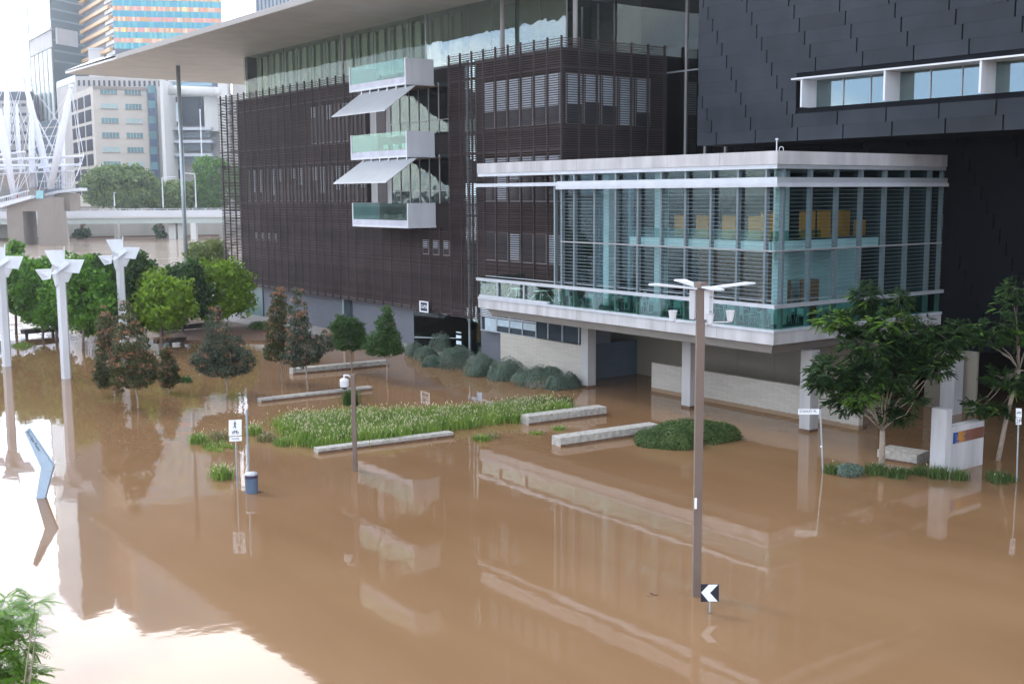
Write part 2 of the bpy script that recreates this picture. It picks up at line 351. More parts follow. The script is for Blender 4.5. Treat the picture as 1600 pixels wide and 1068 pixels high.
# ------------------------------------------------------------------ ground and water
g = MB(); g.add([(-3000, -3000, -1.2), (3000, -3000, -1.2), (3000, 3000, -1.2), (-3000, 3000, -1.2)], [(0, 1, 2, 3)])
tag(g.build('ground', MT['soil']), kind='structure')
def water_mat():
    m = bpy.data.materials.new('muddy flood water'); m.use_nodes = True; t = m.node_tree; b = t.nodes['Principled BSDF']
    L = t.links.new
    def nd(ty, **k):
        n = t.nodes.new(ty)
        for a, c in k.items(): setattr(n, a, c)
        return n
    g = nd('ShaderNodeNewGeometry')
    def noise(sc, det, stretch=(1, 1, 1), rot=0):
        mp = nd('ShaderNodeMapping'); mp.inputs['Scale'].default_value = stretch; mp.inputs['Rotation'].default_value = (0, 0, rot)
        n = nd('ShaderNodeTexNoise'); n.inputs['Scale'].default_value = sc; n.inputs['Detail'].default_value = det
        L(g.outputs['Position'], mp.inputs[0]); L(mp.outputs[0], n.inputs['Vector']); return n
    big = noise(.035, 3); sm = noise(.35, 7, (1, .25, 1), .6)
    ad = nd('ShaderNodeMath', operation='MULTIPLY_ADD'); ad.inputs[1].default_value = .45; L(sm.outputs[0], ad.inputs[0]); L(big.outputs[0], ad.inputs[2])
    cr = nd('ShaderNodeValToRGB'); cr.color_ramp.elements[0].position = .55; cr.color_ramp.elements[1].position = .90
    cr.color_ramp.elements[0].color = (.200, .113, .056, 1); cr.color_ramp.elements[1].color = (.262, .157, .083, 1)
    L(ad.outputs[0], cr.inputs[0])
    b.inputs['IOR'].default_value = 1.333; b.inputs['Roughness'].default_value = 0.03
    # river current beyond the grove: choppy; plaza: almost calm with a few ruffled patches
    vd = nd('ShaderNodeVectorMath', operation='DOT_PRODUCT'); vd.inputs[1].default_value = tuple(EF); L(g.outputs['Position'], vd.inputs[0])
    riv = nd('ShaderNodeMapRange'); riv.inputs['From Min'].default_value = 105; riv.inputs['From Max'].default_value = 135; L(vd.outputs['Value'], riv.inputs[0])
    pn = noise(.05, 3, rot=.5); pm = nd('ShaderNodeMapRange'); pm.inputs['From Min'].default_value = .52; pm.inputs['From Max'].default_value = .62
    L(pn.outputs[0], pm.inputs[0])
    far_ = nd('ShaderNodeMapRange'); far_.inputs['From Min'].default_value = 45; far_.inputs['From Max'].default_value = 85; L(vd.outputs['Value'], far_.inputs[0])
    pf = nd('ShaderNodeMath', operation='MULTIPLY'); L(pm.outputs[0], pf.inputs[0]); L(far_.outputs[0], pf.inputs[1])
    calm = nd('ShaderNodeMath', operation='MULTIPLY_ADD'); calm.inputs[1].default_value = .0060; calm.inputs[2].default_value = .0016; L(pf.outputs[0], calm.inputs[0])
    rs = noise(.25, 5, (.35, 1, 1), -.64); rc = nd('ShaderNodeValToRGB'); rc.color_ramp.elements[0].position = .35; rc.color_ramp.elements[1].position = .68
    rc.color_ramp.elements[0].color = (.26, .175, .115, 1); rc.color_ramp.elements[1].color = (.50, .41, .33, 1); L(rs.outputs[0], rc.inputs[0])
    mc = nd('ShaderNodeMix', data_type='RGBA'); L(riv.outputs[0], mc.inputs['Factor']); L(cr.outputs[0], mc.inputs['A']); L(rc.outputs[0], mc.inputs['B']); L(mc.outputs['Result'], b.inputs['Base Color'])
    amp = nd('ShaderNodeMath', operation='MULTIPLY_ADD'); amp.inputs[1].default_value = .35; L(riv.outputs[0], amp.inputs[0]); L(calm.outputs[0], amp.inputs[2])
    n1 = noise(1.4, 3, (1, 1, 1)); n2 = noise(.35, 2)
    s = nd('ShaderNodeMath', operation='MULTIPLY_ADD'); s.inputs[1].default_value = 2.2; L(n2.outputs[0], s.inputs[0]); L(n1.outputs[0], s.inputs[2])
    h = nd('ShaderNodeMath', operation='MULTIPLY'); L(s.outputs[0], h.inputs[0]); L(amp.outputs[0], h.inputs[1])
    bp = nd('ShaderNodeBump'); bp.inputs['Distance'].default_value = 1.0; L(h.outputs[0], bp.inputs['Height']); L(bp.outputs[0], b.inputs['Normal'])
    return m
g = MB(); g.add([(-3000, -3000, 0), (3000, -3000, 0), (3000, 3000, 0), (-3000, 3000, 0)], [(0, 1, 2, 3)])
tag(g.build('flood_water', water_mat()), kind='structure')
g = MB(); g.prism([(51.2, 69), (51.95, 69), (51.95, 123), (75, 123), (75, 150), (48.5, 150), (46.5, 118), (48.6, 95), (50.0, 80)], -1.1, .30)
tag(g.build('path', MT['paving']), kind='structure')
g = MB(); g.prism([(38, 100), (47.5, 92), (48.4, 95), (46.3, 118), (45, 128), (39, 112)], -1.1, .18)
tag(g.build('garden_bed', MT['soil']), kind='structure')

# ------------------------------------------------------------------ the gallery (brown louvred box under the big roof)
XF, XB = 51.5, 52.0; YR, YL = 62.95, 122.5; ZB, ZT = 3.42, 23.72
gal = thing('gallery_building', 'long four storey gallery with brown louvred front, white balconies and a wide thin overhanging roof', 'building', (XB, 62.95, 0))
b = MB()
b.box(XB+.02, 75, 63.6, 118.8, ZB+.3, 23.0)
b.build('wall', MT['backing'], gal)
b = MB(); b.box(XB, 75, 72.5, 118.8, -.5, ZB+.3)
b.build('base_wall', MT['greywall'], gal)
# slats: (y0,y1,z0,z1)
PITCH = 0.165
def slats(bm, y0, y1, z0, z1, x0=XF, w=.03, h=.048):
    z = z0
    while z < z1-.05:
        bm.slab([(x0-w, y0, z), (x0+w, y0, z+.03), (x0+w, y1, z+.03), (x0-w, y1, z)], (0, 0, h)); z += PITCH
ls = MB(); n0 = 0
slats(ls, 90.0, YL, ZB, ZT); ls.build('louvre_screen', MT['louvre'], gal)
ls = MB(); slats(ls, 77.2, 89.95, ZB, 10.2); ls.build('louvre_screen', MT['louvre'], gal)
ls = MB(); slats(ls, YR, 77.15, ZB-.1, ZT); ls.build('louvre_screen', MT['louvre'], gal)
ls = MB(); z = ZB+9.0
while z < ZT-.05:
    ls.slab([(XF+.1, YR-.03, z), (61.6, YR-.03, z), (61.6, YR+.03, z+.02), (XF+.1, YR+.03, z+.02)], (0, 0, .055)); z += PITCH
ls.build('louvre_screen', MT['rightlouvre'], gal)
y = YR; i = 0
while y < YL+.1:
    z0 = ZB; parts = [(ZB, ZT)]
    if 77.2 < y < 90: parts = [(ZB, 10.2)]
    for a, c in parts:
        p = MB(); p.box(XF-.06, XF+.10, y-.032, y+.032, a, c+.12); p.build('facade_post', MT['fin'], gal)
    y += 1.55
for x in np.arange(XF+1.6, 61.7, 1.65):
    p = MB(); p.box(x-.04, x+.04, YR-.10, YR+.1, ZB+9, ZT+.1); p.build('facade_post', MT['fin'], gal)
for zz in (23.0-.12, 21.75, 17.65, 16.05, 12.2, 11.35, 7.7):
    p = MB(); p.box(XF+.06, XF+.16, 90.0, YL, zz, zz+.12); p.box(XF+.06, XF+.16, YR, 77.15, zz, zz+.12)
    if zz > 12.5: p.box(XF, 61.6, YR+.06, YR+.16, zz, zz+.12)
    p.build('facade_rail', MT['fin'], gal)
ls = MB(); z = ZB+2.0  # added return screen, blocks a bright sky slit mirrored in the water
while z < ZT-.05: ls.box(51.7, 60, YL-.03, YL+.03, z, z+.06); z += .30
ls.build('louvre_screen', MT['louvre'], gal)
# windows behind the slats
def facade_window(y0, y1, z0, z1, blind=.6, X=XB, bl=True):
    w_ = MB(); w_.box(X-.06, X+.018, y0, y1, z0, z1)
    f = w_.build('window', MT['frame'], gal)
    p = MB(); p.box(X-.075, X-.062, y0+.07, y1-.07, z0+.07, z1-.07); p.build('pane', MT['darkglass'], f)
    if bl:
        zc = z1-.07-(z1-z0)*blind
        p = MB(); p.box(X-.09, X-.077, y0+.12, y1-.12, zc, z1-.07); p.build('blind', MT['blind'], f)
random.seed(3)
for k in range(6):
    y0 = YR+.12+1.55*k+.5
    facade_window(y0+.1, y0+1.45, 17.9, 21.45, .62)
    facade_window(y0+.1, y0+1.45, 12.45, 15.75, random.choice([.5, .95, .3]))
    facade_window(y0+.1, y0+1.45, 7.96, 10.15, .9, bl=(k in (0, 3)))
for k in range(19):
    y0 = 91.0+1.55*k
    if y0 > 117: break
    if k < 7: facade_window(y0+.1, y0+1.0, 17.9, 21.4, random.uniform(.2, .5), bl=k % 2 == 0)
    facade_window(y0+.1, y0+1.0, 12.45, 15.75, random.uniform(.3, .8), bl=k % 3 != 1)
    if k in (12, 13, 14, 15): facade_window(y0+.2, y0+1.0, 8.3, 9.2, .7)
for k in range(3): facade_window(77.8+1.55*k, 78.7+1.55*k, 8.1, 9.3, .5)
# right return windows (face -Y)
for k in range(5):
    x0 = XF+.9+1.65*k; w_ = MB(); w_.box(x0, x0+1.5, 63.52, 63.58, 17.9, 21.4); f = w_.build('window', MT['frame'], gal)
    p = MB(); p.box(x0+.07, x0+1.43, 63.50, 63.515, 17.97, 21.33); p.build('pane', MT['darkglass'], f)
    zc = (19.3, 19.5, 19.3, 17.97, 18.9)[k]
    p = MB(); p.box(x0+.12, x0+1.38, 63.47, 63.49, zc, 21.33); p.build('blind', MT['blind'], f)
# vertical glazed slot and balcony bay glazing
p = MB(); p.box(XB-.10, XB-.02, 73.95, 75.3, ZB-.4, 23.3); s_ = p.build('stair_glazing', glass('slot glass', (.45, .6, .6), .25, 1.3, gcol=(.85, .98, 1)), gal)
p = MB(); p.box(XB-.01, XB+.019, 73.95, 75.3, ZB-.4, 23.0); p.build('stair_wall', MT['blind'], gal)
p = MB(); p.box(XB-.16, XB+.019, 74.9, 75.05, .3, 23.3); p.build('facade_post', MT['galv'], gal)
for z0, z1 in ((12.3, 15.95), (17.95, 21.6)):
    p = MB(); p.box(XB-.22, XB-.2, 77.3, 86.3, z0, z1+.3); f = p.build('bay_glazing', GLD, gal)
    q = MB()
    for yy in np.arange(77.3, 86.4, 1.5): q.box(XB-.28, XB-.14, yy-.03, yy+.03, z0, z1+.3)
    q.box(XB-.27, XB-.15, 77.3, 86.3, z0+1.0, z0+1.05)
    q.build('glazing_frame', MT['frame'], gal)
    p = MB(); p.box(XB-.2, XB, 87.2, 88.8, z0, z1+.3); p.build('brown_panel', MT['fin'], gal)
    for ya, yb in ((86.3, 87.2), (88.8, 89.95)): p = MB(); p.box(XB-.16, XB, ya, yb, z0, z1+.3); p.build('curtain', MT['column'], gal)
# ground floor entrance
p = MB(); p.box(XB-.06, XB-.01, 74.0, 83.4, .3, ZB+.28); f = p.build('entrance_glazing', glass('entrance glass', (.28, .36, .38), .02, .12), gal)
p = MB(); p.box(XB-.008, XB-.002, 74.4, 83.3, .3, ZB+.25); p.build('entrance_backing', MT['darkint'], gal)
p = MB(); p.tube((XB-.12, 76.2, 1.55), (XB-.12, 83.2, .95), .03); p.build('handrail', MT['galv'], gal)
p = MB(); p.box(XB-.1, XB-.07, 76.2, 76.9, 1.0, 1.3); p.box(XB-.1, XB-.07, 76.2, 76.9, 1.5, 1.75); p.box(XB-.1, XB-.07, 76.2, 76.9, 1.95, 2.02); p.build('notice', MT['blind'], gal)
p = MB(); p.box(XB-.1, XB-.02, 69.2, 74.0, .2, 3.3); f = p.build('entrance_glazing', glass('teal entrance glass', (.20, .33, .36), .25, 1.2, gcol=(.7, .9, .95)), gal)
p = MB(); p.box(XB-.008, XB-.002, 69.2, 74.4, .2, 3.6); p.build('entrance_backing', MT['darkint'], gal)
p = MB(); p.box(XB-.06, XB-.001, 94.2, 95.6, .3, ZB); p.build('entrance_glazing', MT['darkglass'], gal)
p = MB(); p.box(XB-.09, XB-.03, 95.7, 96.0, .3, ZB); p.build('frame_post', MT['galv'], gal)
p = MB(); p.box(XB-.1, XB-.02, 113.5, 118.7, .3, ZB+.2); p.build('entrance_glazing', mat('dim teal glass', (.05, .12, .12), .3), gal)
# upper terrace glass, curtains and columns
p = MB(); p.box(XB+.05, 75, 63.7, 118.7, 23.0, 23.2); p.build('terrace_floor', MT['floorint'], gal)
p = MB(); p.box(54.0, 54.03, 65.5, 84.0, 23.2, 28.05); p.build('upper_glazing', GLU, gal)
p = MB(); p.box(54.0, 54.03, 84.1, 121.0, 23.2, 28.05); p.build('upper_glazing', GLC, gal)
p = MB(); p.box(53.98, 54.05, 84.0, 84.1, 23.2, 28.05); p.build('frame_post', MT['galv'], gal)
p = MB(); p.box(54.03, 66, 65.5, 65.53, 23.2, 28.05); p.build('upper_glazing', glass('dark gallery glass', (.35, .40, .38), .12, 1.2), gal)
q = MB()
for yy in np.arange(65.5, 121.2, 3.05): q.box(54.03, 54.14, yy-.03, yy+.03, 23.2, 28.05)
q.build('glazing_mullion', MT['frame'], gal)
q = MB()
for yy in np.arange(80.5, 120.5, 1.55):
    q.box(55.2, 55.3, yy, yy+.95, 23.2, 27.95)
q.build('curtain', MT['curtain'], gal)
p = MB(); p.box(54.06, 75, 120.55, 120.7, 23.2, 28.05); p.build('end_wall', MT['backing'], gal)
p = MB(); p.box(56.4, 56.5, 65.6, 120.5, 23.2, 28.0); p.build('inner_wall', mat('inner gallery wall', (.40, .43, .37), .8), gal)
for x, y in ((53.3, 72.2), (53.3, 63.6), (53.4, 97.5)):
    p = MB(); p.tube((x, y, 23.2), (x, y, 28.05), .17 if y < 90 else .1, n=14); p.build('column', MT['column'], gal, smooth=True)
Pp = onz(293.8, 478, 0)
p = MB(); p.tube((Pp[0], Pp[1], -.6), (Pp[0], Pp[1], 28.2), .24, n=16); p.build('column', MT['galv'], gal, smooth=True)
# roof: thin flat plate whose riverside end bends down towards its tip
ZR = 28.1; XE = 43.3
K = onz(197, 93, ZR); T = onX(102, 112, XE-.2); B_ = at(357, 131, (66, 131, 0), np.array([0, 1., 0]))
rf = MB()
xe = float(K[0]); yk = float(K[1])
tipx, tipy, tipz = T
pl = [(XE, -20), (90, -20), (90, yk), (xe, yk)]
rf.slab([(XE, 60, ZR), (XE, yk, ZR), (92, yk, ZR), (92, 60, ZR)], (0, 0, .28))
rf.build('roof', [MT['soffit']], gal)
rf = MB(); rf.slab([(XE-.05, 60, ZR-.02), (XE-.05, yk, ZR-.02), (XE-.3, yk, ZR+.35), (XE-.3, 60, ZR+.35)], (-.06, 0, .04)); rf.slab([(XE-.3, 60, ZR+.33), (XE-.3, yk, ZR+.33), (92, yk, ZR+.5), (92, 60, ZR+.5)], (0, 0, .06))
rf.build('roof_edge', MT['rooftop'], gal)
rf = MB(); far_y = float(tipy)
Bk = np.array([92., far_y+1.5, tipz-.2]); Tt = np.array([tipx, tipy, tipz])
rf.slab([(XE, yk, ZR+.27), Tt, Bk, (92, yk, ZR+.27)], (0, 0, -.25)); rf.build('roof_tip', MT['soffit'], gal)
Rr = at(150, 92, (50, 152, 0), EF)
rf = MB(); rf.add([(XE-.3, yk, ZR+.37), Tt+np.array([-.1, 0, .05]), Rr, (60, yk+6, ZR+3.0), Bk+np.array([0, 0, .1]), (92, yk, ZR+.6)], [(0, 1, 2), (0, 2, 3), (2, 1, 4), (3, 2, 4), (0, 3, 5), (3, 4, 5)])
rf.build('roof_top', MT['rooftop'], gal)
# balconies
def balcony(z0, z1, label, dark):
    X0, X1, Y0, Y1 = 49.0, XF-.05, 79.3, 88.4
    c = MB(); c.box(X0, XB-.3, Y0, Y1, z0, z0+.16)
    bo = c.build('balcony', MT['white'], gal); bo['label'] = label
    for ya, yb in ((Y0-.01, Y0+.14), (Y1-.14, Y1+.01)): c = MB(); c.box(X0, X1+.2, ya, yb, z0+.163, z1); c.build('side_panel', MT['white'], bo)
    c = MB(); c.box(X0+.03, X0+.08, Y0+.15, Y1-.15, z0+.163, z0+.62); c.build('lower_panel', mat('pale lavender panel', (.50, .52, .60), .6), bo)
    c = MB(); c.box(X0+.04, X0+.06, Y0+.15, Y1-.15, z0+.625, z1-.02); c.build('glass_panel', GLB, bo)
    return bo
for z0, z1, lb in ((21.67, 23.74, 'topmost of the three white balconies, under the big roof'), (16.0, 18.08, 'middle white balcony with white chairs between two awnings'), (10.35, 12.36, 'lowest white balcony below both awnings')):
    balcony(z0, z1, lb, 0)
for zt, zb_, lb in ((21.45, 19.42, 'upper slanting silver awning'), (15.82, 13.95, 'lower slanting silver awning')):
    a = MB(); a.slab([(49.25, 78.3, zt), (49.25, 86.9, zt), (46.25, 86.6, zb_), (46.25, 78.0, zb_)], (.05, 0, .09)); ao = a.build('awning', MT['awning'], gal); ao['label'] = lb
    for yy in np.linspace(79.4, 86.4, 6):
        s_ = MB(); s_.box(49.02, 49.12, yy-.06, yy+.06, zt-.55, zt+.2); s_.build('strut', MT['alu'], ao)
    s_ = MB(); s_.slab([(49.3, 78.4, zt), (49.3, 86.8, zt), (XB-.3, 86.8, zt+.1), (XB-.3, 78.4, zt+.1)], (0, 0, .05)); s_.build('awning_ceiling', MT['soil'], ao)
# sign on the screen above the entrance
SG = onX(663, 479, 51.2)
sgn = thing('facade_sign', 'small square white framed sign fixed low on the brown louvres above the entrance', 'sign', (51.2, SG[1], SG[2]-.45))
y0, z0 = SG[1], SG[2]
p = MB(); p.box(51.18, 51.26, y0-.66, y0+.66, z0-.44, z0+.44); p.build('panel', MT['black'], sgn)
p = MB()
for a in ((y0-.68, y0+.68, z0+.36, z0+.46), (y0-.68, y0+.68, z0-.46, z0-.36), (y0-.68, y0-.52, z0-.359, z0+.359), (y0+.52, y0+.68, z0-.359, z0+.359)): p.box(51.14, 51.175, *a)
p.build('frame', MT['signwhite'], sgn)
text_mesh('GoMA', .46, MT['signwhite'], sgn, (51.165, y0, z0), (0, -1, 0), (0, 0, 1), sx=.72)

# ------------------------------------------------------------------ recess between the two buildings + black clad building
blk = thing('black_clad_building', 'charcoal panel clad gallery wing with a white framed window strip, overhanging a black lower wall', 'building', (62, 30, 0))
XU = 56.0
def shingles(X, y0, y1, z0, z1, row, ln, shift, hole=None, rows0=0, tilt=.014):
    s_ = MB(); r = 0; z = z0
    while z < z1:
        o = (r*shift) % ln
        y = y0-ln+o
        while y < y1:
            a, c = max(y+.05, y0), min(y+ln-.05, y1)
            zz0, zz1 = z, z+row-.004
            segs = [(a, c)]
            if hole and zz1 > hole[2] and zz0 < hole[3]:
                segs = []
                if a < hole[0]: segs.append((a, min(c, hole[0])))
                if c > hole[1]: segs.append((max(a, hole[1]), c))
            for a, c in segs:
                if c-a > .05: s_.add([(X-tilt, a, zz0), (X-.01, a, zz1), (X-.01, c, zz1), (X-tilt, c, zz0), (X+.05, a, zz0), (X+.05, a, zz1), (X+.05, c, zz1), (X+.05, c, zz0)],
                                   [(0, 3, 2, 1), (0, 1, 5, 4), (3, 7, 6, 2), (0, 4, 7, 3), (1, 2, 6, 5)])
            y += ln
        z += row; r += 1
    return s_
HY0, HY1, HZ0, HZ1 = -15, 46.2, 18.0, 19.8
shingles(XU, -20, 54.3, 16.1, 42, .80, 3.3, .42, hole=(HY0, HY1, 18.1, 19.7)).build('cladding', MT['slate'], blk)
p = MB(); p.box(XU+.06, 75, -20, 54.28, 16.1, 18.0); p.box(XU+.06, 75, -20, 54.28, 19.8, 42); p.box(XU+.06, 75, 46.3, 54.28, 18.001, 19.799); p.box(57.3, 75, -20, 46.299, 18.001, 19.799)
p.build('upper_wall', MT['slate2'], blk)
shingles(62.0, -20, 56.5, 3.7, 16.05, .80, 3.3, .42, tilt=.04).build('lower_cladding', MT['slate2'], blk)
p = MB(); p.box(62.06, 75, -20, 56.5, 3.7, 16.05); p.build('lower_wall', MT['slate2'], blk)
fins = [45.1-5.72*k for k in range(11)]
for k, yy in enumerate(fins):
    p = MB(); p.box(55.2, 56.9, yy, yy+.12, 18.0, 19.62); p.build('window_fin', MT['white'], blk)
    if k < len(fins)-1:
        p = MB(); p.box(56.55, 56.58, fins[k+1]+.125, yy-.005, 18.02, 19.6); pw = p.build('window', GLS, blk)
        p = MB()
        for q_ in (.33, .66): yv = fins[k+1]+(yy-fins[k+1])*q_; p.box(56.5, 56.545, yv-.02, yv+.02, 18.02, 19.6)
        p.build('frame', MT['frame'], pw)
p = MB(); p.box(55.15, 56.9, -15, 45.9, 19.625, 19.72); p.build('ledge', MT['white'], blk)
p = MB(); p.box(56.7, 56.75, -15, 45.6, 18.01, 19.61); p.build('window_blind', mat('teal blind', (.16, .25, .26), .8), blk)
q = onz(1487, 668, 0)
CXr = 61.0
cc = onX(1487, 600, CXr)
p = MB(); p.box(CXr-.45, CXr+.45, cc[1]-.45, cc[1]+.45, -.6, 3.69); p.build('column', MT['column'], blk)
p = MB(); p.box(CXr-.45, CXr+.45, cc[1]-14.45, cc[1]-13.5, -.6, 3.69); p.build('column', MT['column'], blk)
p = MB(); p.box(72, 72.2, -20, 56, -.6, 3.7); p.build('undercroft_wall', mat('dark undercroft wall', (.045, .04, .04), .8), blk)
# recessed glass link
lk = thing('glass_link', 'dark recessed glass link between the brown louvred gallery and the charcoal wing', 'building', (62, 60, 0))
p = MB(); p.box(62.3, 62.35, 54.3, 66.5, 15.2, 28.0); p.build('glazing', glass('link glass', (.22, .28, .27), .12, 1.0), lk)
p = MB(); p.box(66, 66.2, 54, 68, 4, 28.0); p.build('inner_wall', MT['darkint'], lk)
for zz in (16.6, 20.6, 24.4):
    p = MB(); p.box(62.5, 65.9, 54.4, 66.4, zz, zz+.35); p.build('floor_slab', MT['floorint'], lk)
p = MB(); p.box(62.2, 62.28, 54.3, 66.5, 21.9, 22.0); p.build('rail', MT['alu'], lk)
for yy in (55.6, 57.6, 59.6, 61.6):
    p = MB(); p.box(62.18, 62.29, yy-.06, yy+.06, 15.2, 28.0); p.build('mullion', MT['frame'], lk)

# ------------------------------------------------------------------ the pavilion
pav = thing('cafe_pavilion', 'two storey glass pavilion with concrete slab edges on square columns standing in the flood water', 'building', (46.8, 39.7, 0))
PX, PY, PXE, PYE = 46.8, 39.7, 61.95, 66.5
GX, GY = 47.25, 40.15
def lring(x0, y0, z0, z1, th, yend=PYE, xend=PXE):
    """L shaped edge beam round the outer corner"""
    b = MB(); b.prism([(x0, y0), (xend, y0), (xend, y0+th), (x0+th, y0+th), (x0+th, yend), (x0, yend)], z0, z1); return b
lring(PX, PY, 5.08, 5.72, .5).build('slab_edge', MT['concrete'], pav)
BM = mat('pale grey band metal', (.47, .50, .55), .5, var=.08)
lring(PX-.06, PY-.06, 5.723, 5.86, .62).build('slab_coping', BM, pav)
p = MB(); p.box(PX+.5, PXE, PY+.5, PYE, 5.2, 5.78); p.build('floor_slab', MT['floorint'], pav)
for k in range(4):
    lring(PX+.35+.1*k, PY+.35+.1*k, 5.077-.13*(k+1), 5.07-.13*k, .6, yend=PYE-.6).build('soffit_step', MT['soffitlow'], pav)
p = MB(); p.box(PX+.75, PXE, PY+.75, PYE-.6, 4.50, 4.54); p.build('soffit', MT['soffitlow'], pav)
# roof cap, gutter and sun-shade band
lring(PX, PY, 14.46, 15.14, .4).build('roof_parapet', MT['concrete'], pav)
lring(PX+.06, PY+.06, 14.24, 14.455, .3).build('gutter', MT['alu'], pav)
p = MB(); p.box(PX+.4, PXE, PY+.4, PYE, 14.3, 14.9); p.build('roof', MT['concrete'], pav)
lring(PX-.15, PY-.15, 13.3, 13.5, .5, yend=57.6, xend=62.2).build('shade_band', BM, pav)
lring(PX-.05, PY-.05, 13.503, 13.8, .12, yend=57.6, xend=62.1).build('shade_fascia', MT['alu'], pav)
p = MB(); p.box(PX, PX+.15, 57.62, 66.9, 13.52, 13.75); p.box(PX+.16, 50.8, 66.3, 66.45, 13.52, 13.7); p.build('terrace_beam', BM, pav)
# glazing
p = MB(); p.prism([(GX, GY), (PXE, GY), (PXE, GY+.02), (GX+.02, GY+.02), (GX+.02, 57.5), (GX, 57.5)], 5.86, 14.24); p.build('glazing', GL, pav)
p = MB(); p.box(GX+.03, 51.3, 57.48, 57.5, 5.86, 14.24); p.build('glazing', GL, pav)
MU = mat('pale green mullion', (.17, .215, .235), .45, .2, var=.05)
ml = [GY+.45]
while ml[-1] < 57: ml.append(ml[-1]+1.95)
for yy in ml+[57.45]:
    p = MB(); p.box(GX-.26, GX-.01, yy-.07, yy+.07, 5.86, 14.23); p.build('mullion', MU, pav)
mr_ = [onY(x, 350, GY-.1)[0] for x in (1221, 1263, 1304, 1342, 1379, 1414, 1449, 1468)]
for xx in mr_:
    p = MB(); p.box(xx-.09, xx+.09, GY-.26, GY-.01, 5.86, 14.23); p.build('mullion', MU, pav)
for (a0, a1, face) in ((GY+.1, 57.5, 'x'), (GX-.1, PXE, 'y')):
    s_ = MB(); z = 7.45
    while z < 13.25:
        if face == 'x': s_.box(GX-.37, GX-.31, a0-.4, a1, z, z+.016)
        else: s_.box(a0-.3, a1, GY-.37, GY-.31, z, z+.016)
        z += .21
    s_.build('sun_louvre', mat('pale grey louvre blade', (.20, .26, .30), .5) if face == 'x' else mat('grey louvre blade', (.14, .18, .19), .5), pav)  # same blades on both faces; shade on the right put into a darker grey
lring(GX-.3, GY-.3, 9.93, 10.02, .06, yend=57.5).build('transom', MT['frame'], pav)
lring(PX-.1, PY-.1, 7.0, 7.2, .22, yend=66.6, xend=62).build('rail', MT['alu'], pav)
lring(PX+.3, PY+.3, 7.32, 7.36, .05, yend=66.0, xend=55).build('handrail', MT['alu'], pav)
lring(PX+.12, PY+.12, 5.87, 6.995, .02, yend=66.4, xend=61.9).build('balustrade_glass', glass('clear green balustrade', (.72, .88, .82), .03, .9), pav)
p = MB(); p.box(PX+.13, 50.9, 66.38, 66.4, 5.87, 7.3); p.build('balustrade_glass', GLB, pav)
for yy in (61.2, 64.2):
    p = MB(); p.box(PX-.02, PX+.08, yy-.06, yy+.06, 5.87, 7.0); p.build('rail_post', MT['alu'], pav)
p = MB(); p.box(PX-.07, PX+.2, 58.6, 66.3, 5.862, 6.02); p.build('raised_coping', BM, pav)
# interior
p = MB(); p.box(47.9, 57.2, 41.0, 52.0, 9.85, 10.05); p.box(47.9, 47.98, 41.0, 52.0, 10.053, 10.42); p.box(48.0, 57.2, 40.9, 40.99, 9.85, 10.42); p.build('mezzanine_slab', MT['interior'], pav)
p = MB(); p.box(57.25, 61.9, 44.0, 52, 10.0, 10.3); p.build('mezzanine_slab', MT['floorint'], pav)
p = MB(); p.box(48.05, 48.07, 41.2, 52, 10.42, 10.98); p.box(48.1, 52.3, 41.15, 41.17, 10.42, 10.98); p.build('mezzanine_glass', GLB, pav)
p = MB(); p.box(61.5, 61.6, 40.4, 57, 5.8, 14.2); p.box(51.2, 61.5, 57.3, 57.4, 5.8, 14.2); p.build('inner_wall', mat('grey green inner wall', (.035, .045, .048), .8), pav)
p = MB(); p.box(53.0, 60.3, 44.6, 44.75, 5.8, 9.84); p.build('inner_partition', MT['interior'], pav)
p = MB(); p.box(57.0, 57.15, 45.2, 55, 5.8, 9.8); p.build('inner_partition', MT['redwood'], pav)
p = MB(); p.box(50.6, 52.6, 43.4, 44.1, 5.8, 8.0); p.box(53.6, 54.6, 43.0, 43.6, 5.8, 8.0); p.build('service_counter', MT['redwood'], pav)
for (x, y) in ((49.8, 41.9), (49.8, 51.2), (49.8, 56.0)):
    p = MB(); p.box(x-.3, x+.3, y-.3, y+.3, 5.8, 14.2); p.build('inner_column', MT['interior'], pav)
for yy in (54.0, 55.6, 52.8):
    p = MB(); p.box(48.6, 48.85, yy-.12, yy+.12, 5.8, 13.5); p.build('inner_post', MU, pav)
for (x0, x1, y) in ((48.6, 49.5, 42.2), (50.2, 51.1, 42.4), (52.3, 53.6, 42.6), (54.4, 55.5, 43), (56.4, 57.1, 43.4)):
    p = MB(); p.box(x0, x1, y, y+.1, 10.42, 11.95); p.build('orange_screen', MT['orange'], pav)
for yy in (43.6, 45.6, 47.7, 49.5):
    p = MB(); p.box(50.2, 50.3, yy, yy+1.0, 10.42, 11.7); p.build('orange_screen', MT['orange'], pav)
for x in (58.6, 60.2):
    p = MB(); p.box(x, x+1.1, 44.8, 44.9, 10.35, 11.3 if x > 60 else 11.9); p.build('orange_screen', MT['orange'], pav)
